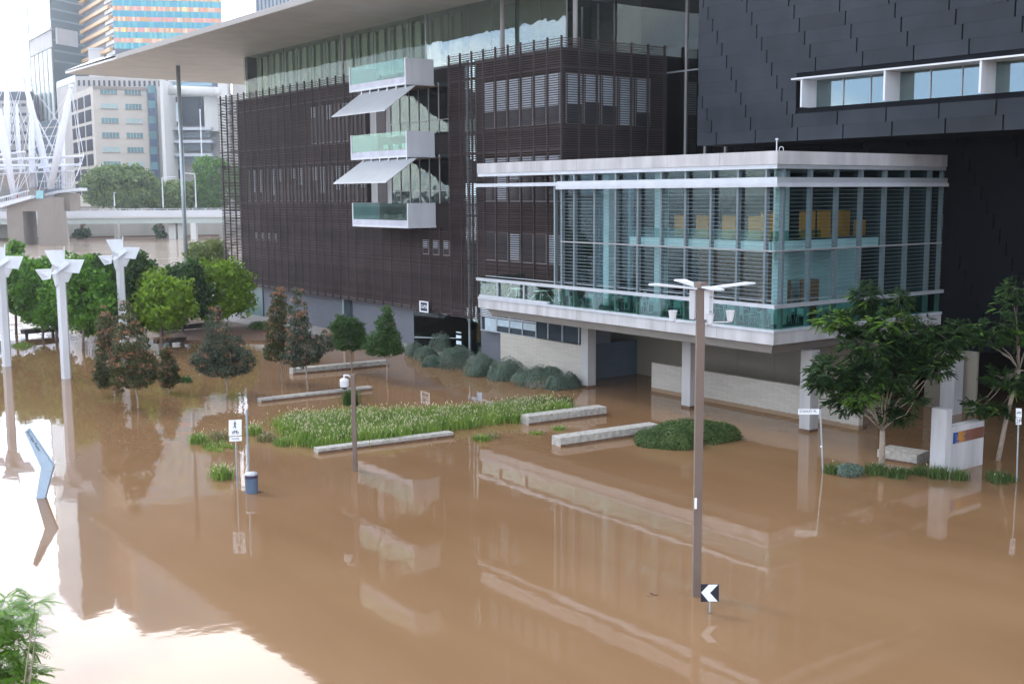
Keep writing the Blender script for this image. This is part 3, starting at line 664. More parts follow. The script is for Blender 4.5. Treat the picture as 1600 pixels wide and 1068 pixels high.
# columns and walls below
for x, y in ((50.5, 58.85), (50.4, 49.2), (50.4, 40.15)):
    p = MB(); p.box(x-.36, x+.36, y-.36, y+.36, -.9, 4.49); c_ = p.build('column', MT['column'], pav, bevel=.015)
    p = MB(); p.box(x-.37, x+.37, y-.37, y+.37, -.9, .14); p.build('silt_band', MT['soil'], c_)
p = MB(); p.box(57, 57.2, 40.5, 63.9, -.9, 4.5)
for k in range(5): pass
p.build('rear_wall', MT['render_wall'], pav)
for yy in np.arange(42, 60, 3.1): q = MB(); q.box(56.985, 56.999, yy, yy+.03, 0, 4.5); q.build('wall_joint', MT['soffitlow'], pav)
for yy in np.arange(43.7, 66, 4.0):
    for a, c in ((5.09, 5.715), (14.47, 15.13)): q = MB(); q.box(PX-.002, PX+.05, yy, yy+.025, a, c); q.build('panel_joint', MT['soffitlow'], pav)
p = MB(); p.box(61.9, 62.1, 37.2, 40.6, -.6, 3.68); p.build('rear_wall', MT['render_wall'], pav)
# window strip under the terrace
p = MB(); p.box(50.9, 51.0, 60.2, 71.9, 2.76, 4.4); ws = p.build('service_window', MT['darkglass'], pav)
q = MB(); 
for yy in (60.2, 62.0, 63.6, 65.0, 66.6, 68.2, 69.8, 71.8): q.box(50.8, 50.895, yy, yy+.08, 2.76, 4.4)
q.build('frame', MT['alu'], ws)
q = MB(); q.box(50.78, 50.895, 65.0, 71.9, 2.68, 2.755); q.build('sill', MT['alu'], ws)
q = MB()
for yy in (65.08, 66.68, 68.28, 69.88): q.box(50.84, 50.86, yy, yy+1.5, 3.2 if yy < 69 else 2.77, 3.7)
q.build('frosted_panel', mat('frosted glass', (.42, .52, .58), .5), ws)
q = MB()
for k in range(5): q.box(50.82, 50.85, 65.1, 71.8, 3.78+.13*k, 3.84+.13*k)
q.build('screen_slats', MT['white'], ws)
BR = brick('pale split block', (.50, .475, .42), (.44, .415, .37), (.30, .28, .25), .9, .14, .01)
wl = thing('block_wall', 'pale split block wall behind the rounded shrubs, left of the blue grey gate', 'wall', (50.6, 64, 0))
p = MB(); p.box(50.55, 50.85, 59.6, 69.0, -.9, 2.73); p.build('wall_face', BR, wl, bevel=.01)
p = MB(); p.box(51.2, 51.9, 69.02, 72.4, -.9, 3.4); p.build('grey_return', MT['greywall'], wl)
wl = thing('block_wall', 'long low pale split block wall with brown tide line, right of the gate behind the columns', 'wall', (52.7, 46, 0))
p = MB(); p.box(52.62, 53.0, 38.5, 54.9, -.9, 1.92); p.build('wall_face', BR, wl, bevel=.01)
gt = thing('steel_gate', 'blue grey solid steel gate under the pavilion between the two pale walls', 'gate', (55, 61, 0))
p = MB(); p.box(52.9, 57.0, 61.0, 61.08, -.6, 2.5); p.build('gate_leaf', MT['gate'], gt)
p = MB(); p.box(52.75, 52.89, 60.95, 61.1, -.6, 2.5); p.box(54.6, 54.64, 60.97, 60.998, -.6, 2.5); p.box(52.9, 57, 60.97, 60.998, 1.1, 1.14); p.build('gate_frame', MT['gate'], gt)
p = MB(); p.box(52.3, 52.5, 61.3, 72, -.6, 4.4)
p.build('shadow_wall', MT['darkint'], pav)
# roof vent on the pavilion
q = onX(1203, 232, 47.2)
vt = thing('roof_vent', 'small white vent pipe with curved hose on the pavilion roof corner', 'vent', (47.3, 40.2, 15.14))
p = MB(); p.tube((47.3, 40.2, 15.1), (47.3, 40.2, 15.75), .03); p.lathe((47.3, 40.2, 15.7), [(.07, 0), (.09, .05), (.05, .1)], 10); p.build('pipe', MT['white'], vt)
p = MB(); p.path([(47.2, 39.95, 15.14), (47.2, 39.93, 15.3), (47.2, 39.8, 15.36), (47.2, 39.68, 15.3), (47.2, 39.66, 15.14)], [.02]*5, 6); p.build('hose', MT['white'], vt)

# ------------------------------------------------------------------ chairs and tables
def chair(label, m, loc, rz, group, h=.0):
    t = thing('cafe_chair', label, 'chair', loc, group, rz)
    s_ = MB(); s_.box(-.22, .22, -.22, .22, .44+h, .47+h); s_.build('seat', m, t, local=True, bevel=.01)
    s_ = MB(); s_.slab([(-.21, .19, .52+h), (.21, .19, .52+h), (.2, .25, .9+h), (-.2, .25, .9+h)], (0, .025, 0)); s_.build('backrest', m, t, local=True)
    for a in (-1, 1):
        for c in (-1, 1):
            l = MB(); l.tube((a*.2, c*.19, .44+h), (a*.24, c*.25, 0), .014, n=6); l.build('leg', m, t, local=True)
    l = MB(); l.tube((-.19, .2, .44+h), (-.19, .23, .55+h), .012, n=6); l.tube((.19, .2, .44+h), (.19, .23, .55+h), .012, n=6)
    if h: l.tube((-.22, -.22, .3), (.22, -.22, .3), .012, n=6); l.tube((-.22, .22, .3), (.22, .22, .3), .012, n=6)
    l.build('back_support', m, t, local=True)
    return t
WH = mat('white chair shell', (.72, .78, .76), .5, var=.03); DK = mat('dark chair shell', (.04, .07, .07), .5)
def table(label, m, loc, group, splay=False, name='cafe_table'):
    t = thing(name, label, 'table', loc, group)
    p = MB(); p.box(-.38, .38, -.38, .38, .71, .74); p.build('tabletop', m, t, local=True, bevel=.01)
    if splay:
        for a in (-1, 1):
            for c in (-1, 1): l = MB(); l.tube((a*.2, c*.2, .71), (a*.6, c*.6, 0), .025, n=6); l.build('leg', m, t, local=True)
    else:
        l = MB(); l.tube((0, 0, .03), (0, 0, .71), .03); l.build('post', m, t, local=True)
        l = MB(); l.box(-.3, .3, -.04, .04, 0, .03); l.box(-.04, .04, -.3, -.041, 0, .03); l.box(-.04, .04, .041, .3, 0, .03); l.build('foot', m, t, local=True)
    return t
g1 = 'white chairs behind the pavilion glass'; lb1 = 'white cafe chair behind the pavilion glass on the lower floor'
c0 = None; t0_ = None
random.seed(5)
for k in range(7):
    ty = 42.0+2.3*k; tx = 48.75+(.5 if k % 2 else 0)
    if t0_ is None: t0_ = table('square white cafe table behind the pavilion glass', WH, (tx, ty, 5.78), 'tables behind the pavilion glass')
    else: dup(t0_, (tx, ty, 5.78))
    for a in range(4 if k % 2 else 3):
        an = a*math.pi/2+random.uniform(-.3, .3)+.5; pos = (tx+.62*math.cos(an), ty+.62*math.sin(an), 5.78)
        if c0 is None: c0 = chair(lb1, WH, pos, an-math.pi/2, g1)
        else: dup(c0, pos, an-math.pi/2)
for k in range(7):
    ty = 42.6+2.05*k; tx = 51.2+(.5 if k % 2 else -.3); dup(t0_, (tx, ty, 5.78), None, 'white cafe table deeper inside the pavilion, second row from the glass', 'second row tables in the pavilion')
    for a in range(3): an = a*2.1+k; dup(c0, (tx+.62*math.cos(an), ty+.62*math.sin(an), 5.78), an-math.pi/2, 'white cafe chair deeper inside the pavilion, round a second row table', 'second row chairs in the pavilion')
g2 = 'white chairs behind the right pavilion glass'
cR = dup(c0, (52.6, 41.2, 5.78), .4, 'white cafe chair behind the glass right of the pavilion corner', g2)
for (x, y, a) in ((54.6, 41.3, 2.6), (53.7, 41.9, 1.2), (56.0, 41.4, .2), (51.0, 41.3, 2.0)): dup(cR, (x, y, 5.78), a)
tR = dup(t0_, (53.6, 41.2, 5.78), None, 'white cafe table behind the glass right of the pavilion corner', 'tables behind the right pavilion glass'); dup(tR, (57.6, 41.3, 5.78))
tt = table('white terrace table with splayed legs, nearer the louvred wall end of the open terrace', WH, (48.3, 63.9, 5.78), 'white terrace tables', True, 'terrace_table')
dup(tt, (48.3, 61.2, 5.78), None, 'white terrace table with splayed legs beside the orange cushion')
k_ = MB(); k_.box(49.6, 50.0, 61.0, 61.5, 6.95, 7.15); 
tb = dup(t0_, (49.6, 60.9, 5.78), None, 'small white table with an orange box at the rear of the terrace')
del tb['group']
ob = MB(); ob.box(49.45, 49.85, 60.7, 61.15, 6.523, 6.75); tag(ob.build('orange_box', MT['orange'], origin=(49.65, 60.9, 6.523), bevel=.01), 'small orange box standing on the rear terrace table', 'box')
dup(c0, (49.3, 59.8, 5.78), 2.4, 'single white chair at the rear of the open terrace'); COL.objects[-1]
for (z, m, lb, gp, xs) in ((16.17, WH, 'white chair on the middle white balcony', 'white chairs on the middle balcony', (80.4, 81.2, 82.3, 83.2, 84.1, 87.0)),
                       (21.84, DK, 'dark chair on the topmost white balcony', 'dark chairs on the top balcony', (80.3, 81.1, 82.0, 83.0, 84.2)),
                       (10.52, DK, 'dark chair on the lowest white balcony', 'dark chairs on the lowest balcony', (80.2, 80.9, 81.7, 82.5, 84.5))):
    first = None
    for yy in xs:
        pos = (50.0+random.uniform(-.2, .3), yy, z); an = random.uniform(0, 6)
        if first is None: first = chair(lb, m, pos, an, gp, .12)
        else: dup(first, pos, an)
for q_ in [o for o in COL.objects if o.get('label', '').startswith('single white chair')]:
    if 'group' in q_: del q_['group']
# ------------------------------------------------------------------ concrete benches
def bench(p0, p1, w, top, label, m=None, lift=0.0, group='long concrete benches in the flood water'):
    a = onz(*p0); b_ = onz(*p1); d = _n(b_-a); n = np.array([-d[1], d[0], 0]); n = n if n[1] > 0 else -n
    t = thing('concrete_bench' if m is None else 'timber_bench', label, 'bench', a, group)
    q = MB(); lo = -.9 if not lift else lift
    q.slab([a+[0, 0, lo], b_+[0, 0, lo], b_+n*w+[0, 0, lo], a+n*w+[0, 0, lo]], (0, 0, top-lo))
    q.build('seat', m or MT['concrete_bench'], t, bevel=.02)
    if lift:
        for f in (.12, .88):
            c = a+(b_-a)*f+n*w/2; q = MB(); q.box(c[0]-.12, c[0]+.12, c[1]-.12, c[1]+.12, -.9, lift-.002); q.build('leg', m, t)
    else:
        q = MB(); L = np.linalg.norm(b_-a)
        o = .004; q.slab([a-n*o+[0, 0, -.5], b_-n*o+[0, 0, -.5], b_-n*o+[0, 0, .11], a-n*o+[0, 0, .11]], -n*.006); q.build('silt_stain', MT['soil'], t)
    return t
bench((458, 585), (608, 571), .75, .42, 'long low concrete bench farthest back, under the dark green trees')
bench((408, 629), (582, 609), .6, .24, 'long low concrete bench just behind the feathery grass bed')
bench((497, 709), (709, 682), .6, .26, 'long low concrete bench in front of the grass bed, crossed by the camera pole')
bench((826, 664), (948, 648), .85, .5, 'short concrete bench with brown tide mark at the right end of the grass bed')
bench((876, 698), (1030, 676), .85, .48, 'concrete bench left of the low green hedge mound')
bench((1370, 717), (1432, 727), 1.4, .5, 'pale concrete bench behind the trunk of the large right hand tree')
bench((38, 528), (92, 523), .8, .75, 'dark timber bench under the grove at the far left', MT['bench_dark'], .35, 'dark benches in the grove')
bench((245, 524), (335, 516), .9, .8, 'dark timber bench beneath the yellow green tree', MT['bench_dark'], .35, 'dark benches in the grove')
bench((262, 507), (296, 504), .9, .9, 'short dark timber bench farthest back by the flooded river edge', MT['bench_dark'], .5, 'dark benches in the grove')
bench((268, 540), (292, 537), .8, .6, 'small dark timber slab nearest the reddish trees', MT['bench_dark'], .3, 'dark benches in the grove')

# ------------------------------------------------------------------ street furniture
def sq(c, r, z0, z1): b = MB(); b.box(c[0]-r, c[0]+r, c[1]-r, c[1]+r, z0, z1); return b
# tall brown lamp
P = onz(1088, 930)
lamp = thing('street_lamp', 'tall brown lamp post with flat white wings and cup spotlights beside the chevron sign', 'lamp post', (P[0], P[1], 0))
b = MB(); b.prism([tuple((P+ER*u*.13+EF*v*.13)[:2]) for u, v in ((-1, -1), (1, -1), (1, 1), (-1, 1))], -1.1, 10.05); b.build('pole', MT['pole'], lamp, bevel=.01)
up = np.array([0, 0, 1.])
for u, v in ((-.27, -.02), (.17, -.16), (.34, .1), (-.05, .3)):
    c = P+ER*u+EF*v; b = MB(); b.slab([c-ER*.075+up*9.06, c+ER*.075+up*9.06, c+ER*.085+up*9.98, c-ER*.085+up*9.98], EF*.05); b.build('fin', MT['white'], lamp)
b = MB(); b.tube(P+up*9.3-ER*.3, P+up*9.3+ER*.36, .02); b.tube(P+up*9.75-ER*.3, P+up*9.75+ER*.36, .02); b.build('bracket', MT['galv'], lamp)
def wing(a, l, wd, z0, z1):
    d = ER*math.cos(a)+EF*math.sin(a); n = np.array([-d[1], d[0], 0]); c = P+up*z0; e = P+d*l+up*z1
    b = MB(); b.slab([c+d*.15+n*wd*.7, c+d*.15-n*wd*.7, e-d*.25-n*wd, e-n*wd*.35, e+n*wd*.35, e-d*.25+n*wd], (0, 0, .055)); b.build('wing', MT['white'], lamp)
for a, l, wd, z0, z1 in ((math.pi+.06, 1.65, .22, 10.0, 10.14), (.12, 1.75, .22, 10.0, 10.14), (2.35, 1.0, .22, 10.07, 10.22), (-.95, .95, .2, 10.06, 10.02)): wing(a, l, wd, z0, z1)
b = sq(P, .16, 10.051, 10.22); b.build('cap', MT['pole'], lamp)
b = MB(); q = at(1087, 786, P-EF*.14); b.slab([q-ER*.04-up*.18, q+ER*.04-up*.18, q+ER*.04+up*.18, q-ER*.04+up*.18], EF*.01); b.build('sticker', MT['signwhite'], lamp)
for px, py in ((1051, 493), (1109, 498), (1141, 493)):
    c = at(px, py, P-EF*.1 if px == 1109 else P); 
    b = MB(); b.lathe(c+np.array([0, 0, -.2]), [(.055, 0), (.09, .04), (.135, .34), (.15, .36), (.14, .365), (.1, .2)], 14); cp_ = b.build('spotlight', MT['white'], lamp, smooth=False)
    b = MB(); b.tube(c-up*.2, P+up*(c[2]-.2), .022, n=6); b.build('arm', MT['white'], cp_)
# chevron sign
P = onz(1109, 957)
ch = thing('chevron_sign', 'small black square sign with white left pointing chevron on a short post in the water', 'sign', (P[0], P[1], 0))
b = MB(); b.tube(P-up*1.0, P+up*.6, .032, n=12); b.build('post', MT['galv'], ch)
b = MB(); b.tube(P-up*.02, P+up*.012, .07, n=14); b.build('drift_collar', MT['soil'], ch)
A_ = [at(x, y, P-EF*.05) for x, y in ((1095, 939.5), (1123.2, 939.5), (1123.5, 912), (1095, 912))]
b = MB(); b.slab(A_, EF*.012); pl_ = b.build('plate', MT['black'], ch)
b = MB(); b.slab([at(x, y, P-EF*.056) for x, y in ((1095.5, 925), (1107.5, 912.6), (1122, 912.6), (1109.5, 925.5), (1121.5, 939), (1107, 939))], EF*.004); b.build('chevron', MT['signwhite'], pl_)
# camera pole
P = onz(555, 735)
cc_ = thing('camera_pole', 'short brown square pole with a white dome security camera, in front of the grass bed', 'camera pole', (P[0], P[1], 0))
b = MB(); b.prism([tuple((P+ER*u*.10+EF*v*.10)[:2]) for u, v in ((-1, -1), (1, -1), (1, 1), (-1, 1))], -1.1, 4.64); b.build('pole', MT['pole'], cc_, bevel=.01)
q = at(538, 596, P)
b = MB(); b.path([P+up*4.5-ER*.08, P+up*4.6-ER*.25, np.array([q[0], q[1], 4.6]), np.array([q[0], q[1], 4.42])], [.05, .05, .05, .06], 8); b.build('arm', MT['white'], cc_, smooth=True)
b = MB(); b.lathe((q[0], q[1], 4.05), [(.19, .0), (.21, .02), (.215, .32), (.14, .40), (.05, .42)], 18); dm = b.build('camera_housing', MT['white'], cc_)
b = MB(); b.lathe((q[0], q[1], 3.92), [(.02, 0), (.1, .03), (.15, .127)], 16); b.build('dome_lens', MT['black'], dm, smooth=True)
# pedestrian / bicycle sign
P = onz(371, 760)
ps = thing('shared_path_sign', 'white pedestrian and bicycle sign on a thin post left of the taller bare post', 'sign', (P[0], P[1], 0))
t_ = at(366, 657, P)
b = MB(); b.tube(P-up*1.0, np.array([P[0], P[1], t_[2]]), .03, n=10); b.build('post', MT['galv'], ps)
def quadpx(x0, y0, x1, y1, P, dpt, m, nm, par, th=.01, sh=0):
    b = MB(); b.slab([at(x0, y1+sh, P-EF*dpt), at(x1, y1, P-EF*dpt), at(x1, y0, P-EF*dpt), at(x0, y0+sh, P-EF*dpt)], EF*th); return b.build(nm, m, par)
pl_ = quadpx(357.3, 655, 377.5, 680, P, .05, MT['signwhite'], 'plate', ps, sh=1)
pb = quadpx(358.3, 681.3, 377.8, 688.5, P, .05, MT['signwhite'], 'lower_plate', ps, sh=1)
def picto(kind, cx, cy, s, P, par):
    """s = pixels per unit; drawn on the sign plane"""
    b = MB()
    def pt(u, v): return at(cx+u*s, cy-v*s, P-EF*.056)
    def pg(l): b.slab([pt(*q) for q in l], EF*.004)
    def ring(u, v, r, tk=.18, n=12):
        for k in range(n):
            a0, a1 = 2*math.pi*k/n, 2*math.pi*(k+1)/n
            pg([(u+r*math.cos(a), v+r*math.sin(a)) for a in (a0, a1)]+[(u+(r-tk)*math.cos(a), v+(r-tk)*math.sin(a)) for a in (a1, a0)])
    def bar(p, q, t=.12):
        d = _n(np.array(q, float)-np.array(p, float)); nn = np.array([-d[1], d[0]])*t/2; pg([tuple(np.array(p)+nn), tuple(np.array(q)+nn), tuple(np.array(q)-nn), tuple(np.array(p)-nn)])
    if kind == 'walk':
        pg([(.14*math.cos(a), .95+.16*math.sin(a)) for a in np.linspace(0, 5.6, 8)])
        pg([(-.16, .75), (.16, .75), (.14, .1), (-.12, .1)]); bar((-.04, .15), (-.3, -.7), .2); bar((.05, .15), (.22, -.72), .2); bar((.1, .7), (.36, .25), .1); bar((-.1, .7), (-.34, .3), .1)
    else:
        ring(-.62, 0, .42); ring(.62, 0, .42); bar((-.62, 0), (-.3, .55)); bar((-.3, .55), (.4, .5)); bar((.4, .5), (.62, 0)); bar((-.3, .55), (0, 0)); bar((0, 0), (.4, .5)); bar((.4, .5), (.3, .8)); bar((-.42, .62), (-.16, .62), .14)
    b.build('pictogram', MT['ink'], par)
picto('walk', 367, 664, 6.2, P, pl_); picto('bike', 367.6, 675.5, 5.2, P, pl_)
text_mesh('SHARED', .085, MT['ink'], pb, at(368, 685, P-EF*.056), ER, (0, 0, 1), depth=.003, sx=1.1)
P2 = onz(384.5, 760); P2 = P2+EF*.6
t_ = at(378, 641, P2)
pp = thing('bare_post', 'taller bare galvanised post between the path sign and the bin', 'post', (P2[0], P2[1], 0))
b = MB(); b.tube(P2-up*1.0, np.array([P2[0], P2[1], t_[2]]), .055, n=12); b.build('post', MT['galv'], pp); b = MB(); b.lathe((P2[0], P2[1], t_[2]), [(.06, 0), (.06, .03), (.02, .05)], 12); b.build('cap', MT['galv'], pp)
# bin
P = onz(391.5, 771)+EF*.25
bn = thing('litter_bin', 'round blue grey litter bin half under water beside the path sign posts', 'bin', (P[0], P[1], 0))
b = MB(); b.lathe((P[0], P[1], -.3), [(.27, 0), (.28, .3), (.285, 1.06), (.24, 1.06), (.24, .7)], 24); b.build('bin_body', MT['bin'], bn, smooth=False)
b = MB(); b.lathe((P[0], P[1], .79), [(.292, 0), (.295, .04), (.27, .10), (.12, .13), (.02, .135)], 24); b.build('lid', MT['alu'], bn, smooth=True)
b = MB(); b.lathe((P[0], P[1], .66), [(.287, 0), (.289, .06), (.287, .12)], 24); b.build('band', MT['ink'], bn)
db = MB()
for k in range(26):
    a = random.uniform(-.9, 1.2); r = random.uniform(.3, .5); c = P+ER*math.cos(a)*r-EF*abs(math.sin(a))*.2*r+up*.01; e = c+ER*random.uniform(-.2, .2)+EF*random.uniform(-.1, .1); db.tube(c, e+up*random.uniform(0, .06), .012, n=5)
tag(db.build('twig_debris', MT['soil'], origin=(P[0], P[1], 0)), 'brown twigs and debris caught against the right side of the bin', 'debris')
# elbow shaped marker
P = onz(65, 778)
el = thing('bent_marker', 'pale blue steel marker bent like an elbow, leaning out of the bright water', 'marker', (P[0], P[1], 0))
pts = [(38, 674), (43.5, 669.5), (83, 728), (69.5, 779.5), (56, 779), (64, 730)]
A_ = [at(x, y, P) for x, y in pts]
A_[3] = A_[3]+(A_[3]-A_[2])*.35; A_[4] = A_[4]+(A_[4]-A_[5])*.35
b = MB(); b.slab([A_[0], A_[5], A_[2], A_[1]], EF*.22); b.slab([A_[5], A_[4], A_[3], A_[2]], EF*.22); b.build('bent_blade', MT['sculpt'], el)
o = at(52.2, 688.5, P-EF*.012); ud = _n(at(60, 703.5, P)-at(43, 676, P)); text_mesh('Kurilpa Point', .185, MT['ink'], el, o, ud, np.cross(EF, ud) if np.cross(EF, ud)[2] > 0 else -np.cross(EF, ud), depth=.006)
b = MB(); b.slab([at(72, 735, P-EF*.004), at(82, 735.5, P-EF*.004), at(82, 736.3, P-EF*.004), at(72, 735.8, P-EF*.004)], EF*.002); b.build('seam', MT['galv'], el)
# street name sign
P = onz(1286, 738)
st = thing('street_name_sign', 'white street name blade reading STANLEY PL on a slim leaning post', 'sign', (P[0], P[1], 0))
tp = at(1281.5, 638, P)
b = MB(); b.tube(P-up*1.0+(P-tp)*.3*np.array([1, 1, 0]), tp, .04, n=12); b.build('post', MT['galv'], st)
b = MB(); b.tube(tp, tp+up*.05, .06, n=12); b.build('cap', MT['ink'], st)
pl_ = quadpx(1247.2, 638.6, 1280, 647.2, tp, .03, MT['signwhite'], 'name_plate', st)
text_mesh('STANLEY PL', .17, MT['ink'], pl_, at(1262.8, 642.4, tp-EF*.036), ER, (0, 0, 1), depth=.003, sx=.88)
b = MB(); q = at(1283.3, 697, P); b.tube(q-up*.03, q+up*.03, .048, n=12); b.build('band', MT['signwhite'], st)
# parking sign at the right
P = onz(1589, 752)
pk = thing('parking_sign', 'small white sign with dark bicycle symbol on a slim post at the right edge', 'sign', (P[0], P[1], 0))
tp = at(1592, 640, P)
b = MB(); b.tube(P-up*1.0, tp, .035, n=12); b.build('post', MT['galv'], pk)
pl_ = quadpx(1587.5, 638, 1596.5, 652, tp, .05, MT['signwhite'], 'plate', pk, sh=-.5); pb = quadpx(1587.3, 652.6, 1596, 663, tp, .05, MT['signwhite'], 'lower_plate', pk)
def picto2():
    b = MB()
    picto('bike', 1592, 645, 3.4, tp, pl_)
picto2(); text_mesh('2P', .26, MT['ink'], pb, at(1591.7, 658, tp-EF*.056), ER, (0, 0, 1), depth=.003)
# monument sign
mo = thing('monument_sign', 'pale concrete slab and low panel with a blue, orange and red picture strip', 'sign', (47.2, 29.9, 0))
yF = 29.75; x0 = onY(1474.5, 740, yF)[0]
b = MB(); b.box(47.15, 47.6, 29.72, 30.5, -1.0, 3.07); b.build('upright_slab', MT['concrete'], mo, bevel=.01)
b = MB(); b.box(47.63, 50.55, 29.85, 30.35, -1.0, 2.15); b.build('low_panel', MT['concrete'], mo, bevel=.01)
pmz = bpy.data.materials.new('picture strip'); pmz.use_nodes = True; t = pmz.node_tree; bb = t.nodes['Principled BSDF']; bb.inputs['Roughness'].default_value = .4
gq = t.nodes.new('ShaderNodeNewGeometry'); se = t.nodes.new('ShaderNodeSeparateXYZ'); t.links.new(gq.outputs['Position'], se.inputs[0])
m1 = t.nodes.new('ShaderNodeMapRange'); m1.inputs['From Min'].default_value = 47.9; m1.inputs['From Max'].default_value = 50.5; t.links.new(se.outputs[0], m1.inputs[0])
nn = t.nodes.new('ShaderNodeTexNoise'); nn.inputs['Scale'].default_value = 7; t.links.new(gq.outputs['Position'], nn.inputs['Vector'])
aa = t.nodes.new('ShaderNodeMath'); aa.operation = 'MULTIPLY_ADD'; aa.inputs[1].default_value = .35; t.links.new(nn.outputs[0], aa.inputs[0]); t.links.new(m1.outputs[0], aa.inputs[2])
cq = t.nodes.new('ShaderNodeValToRGB'); cq.color_ramp.elements[0].color = (.02, .06, .25, 1); cq.color_ramp.elements[0].position = .2; cq.color_ramp.elements[1].color = (.17, .07, .05, 1); cq.color_ramp.elements[1].position = .85
for p_, c_ in ((.30, (.03, .10, .30, 1)), (.36, (.45, .22, .05, 1)), (.52, (.38, .17, .05, 1)), (.60, (.12, .08, .10, 1)), (.72, (.22, .09, .06, 1))): e = cq.color_ramp.elements.new(p_); e.color = c_
t.links.new(aa.outputs[0], cq.inputs[0]); t.links.new(cq.outputs[0], bb.inputs['Base Color'])
b = MB(); b.box(47.95, 50.5, 29.83, 29.848, 1.35, 1.88); b.build('picture_strip', pmz, mo)
# dark hoop hose hanging by the pale wall
P = onX(1350, 680, 53.3)
hp = MB(); hp.path([(53.3, P[1]+.3, 1.5), (53.3, P[1]+.32, .3), (53.3, P[1]+.15, .02), (53.3, P[1]-.1, .02), (53.3, P[1]-.3, .3), (53.3, P[1]-.28, 1.5), (53.3, P[1], 1.6), (53.3, P[1]+.3, 1.5)], [.03]*8)
tag(hp.build('bike_hoop', MT['ink'], origin=(53.3, P[1], 0), smooth=True), 'dark looped steel hoop standing at the right end of the long pale wall', 'hoop')

# ------------------------------------------------------------------ white blade poles
def blade_pole(P, label, h):
    t = thing('blade_pole', label, 'light mast', (P[0], P[1], 0), 'white blade topped poles')
    e = lambda u, v, z: ER*u+EF*v+up*z
    b = MB(); b.prism([tuple(e(u, v, 0)[:2]) for u, v in ((-.32, -.1), (.0, -.3), (.32, -.05), (.28, .25), (-.28, .25))], -1.1, h-1.0); b.build('pole', MT['white'], t, local=True)
    def blade(pts, off=(0, .05, 0)):
        b = MB(); b.slab([e(*q) for q in pts], e(*off)); b.build('blade', MT['white'], t, local=True)
    z = h-.95
    blade([(-.30, -.25, z-1.5), (-.30, .25, z-1.5), (-.75, .1, z-.3), (-.35, -.4, z+.15), (.0, -.45, z-.2), (.0, -.3, z-1.2)])       # left throat
    blade([(-.62, .25, z-.05), (.18, .25, z-.05), (.08, .45, z+1.1), (-1.28, .55, z+1.08)])               # tall back-left sheet
    blade([(.08, .2, z-.05), (.14, .5, z+1.35), (.22, .5, z+1.35), (.26, .2, z-.05)])                       # rib
    blade([(.15, -.1, z-.45), (1.35, -.05, z-.55), (1.66, .25, z+.38), (.1, .15, z+.42)], (0, .05, .03))    # right sheet
    blade([(-.45, -.5, z-.55), (-.2, -.55, z-.62), (.72, -.2, z+.12), (.45, -.1, z+.28)], (0, .05, .05))    # diagonal fold
    blade([(-1.85, .15, z-.30), (-.55, -.1, z-.25), (-.6, -.3, z-.9), (-1.35, .1, z-1.05)], (0, .05, .03))   # left sheet
    blade([(.25, -.1, z-.5), (.85, .1, z-.5), (.5, .05, z-1.2), (.28, -.05, z-1.15)])                         # right throat
    return t
Pb = onz(103.5, 591)
bp0 = blade_pole(Pb, 'white pole with folded blade top, middle of the three, in front of the grove', 9.1)
dup(bp0, (onz(11, 572)[0], onz(11, 572)[1], -.05), None, 'white blade topped pole cut by the left edge of the photo')
dup(bp0, (onz(194, 548)[0], onz(194, 548)[1], .2), None, 'white blade topped pole rising behind the reddish trees, rightmost of the three')

# ------------------------------------------------------------------ trees
LM = dict(mid=leafmat('mid green leaf', (.035, .11, .010), (.17, .38, .035)), lime=leafmat('yellow green leaf', (.085, .175, .007), (.29, .46, .030)),
  dark=leafmat('dark green leaf', (.020, .055, .014), (.085, .18, .040)), pale=leafmat('pale green leaf', (0.095, 0.154, 0.036), (0.324, 0.378, 0.132)),
  olive=leafmat('olive leaf', (.036, .050, .018), (.135, .145, .055)), rust=leafmat('rust coloured new leaf', (0.189, 0.084, 0.048), (0.486, 0.266, 0.156)),
  grey=leafmat('grey green leaf', (.034, .050, .032), (.12, .145, .092)), silver=leafmat('silver green leaf', (.070, .120, .090), (.24, .32, .25)),
  bright=leafmat('bright leaf', (0.068, 0.168, 0.018), (0.270, 0.504, 0.060)), right=leafmat('glossy feather leaf', (.017, .045, .018), (.072, .140, .046)),
  rightnew=leafmat('bright new feather leaf', (0.068, 0.154, 0.024), (0.257, 0.448, 0.072)), fig=leafmat('fig leaf', (.06, .115, .03), (.26, .36, .10)), hedge=leafmat('hedge leaf', (0.027, 0.063, 0.017), (0.149, 0.224, 0.066)))
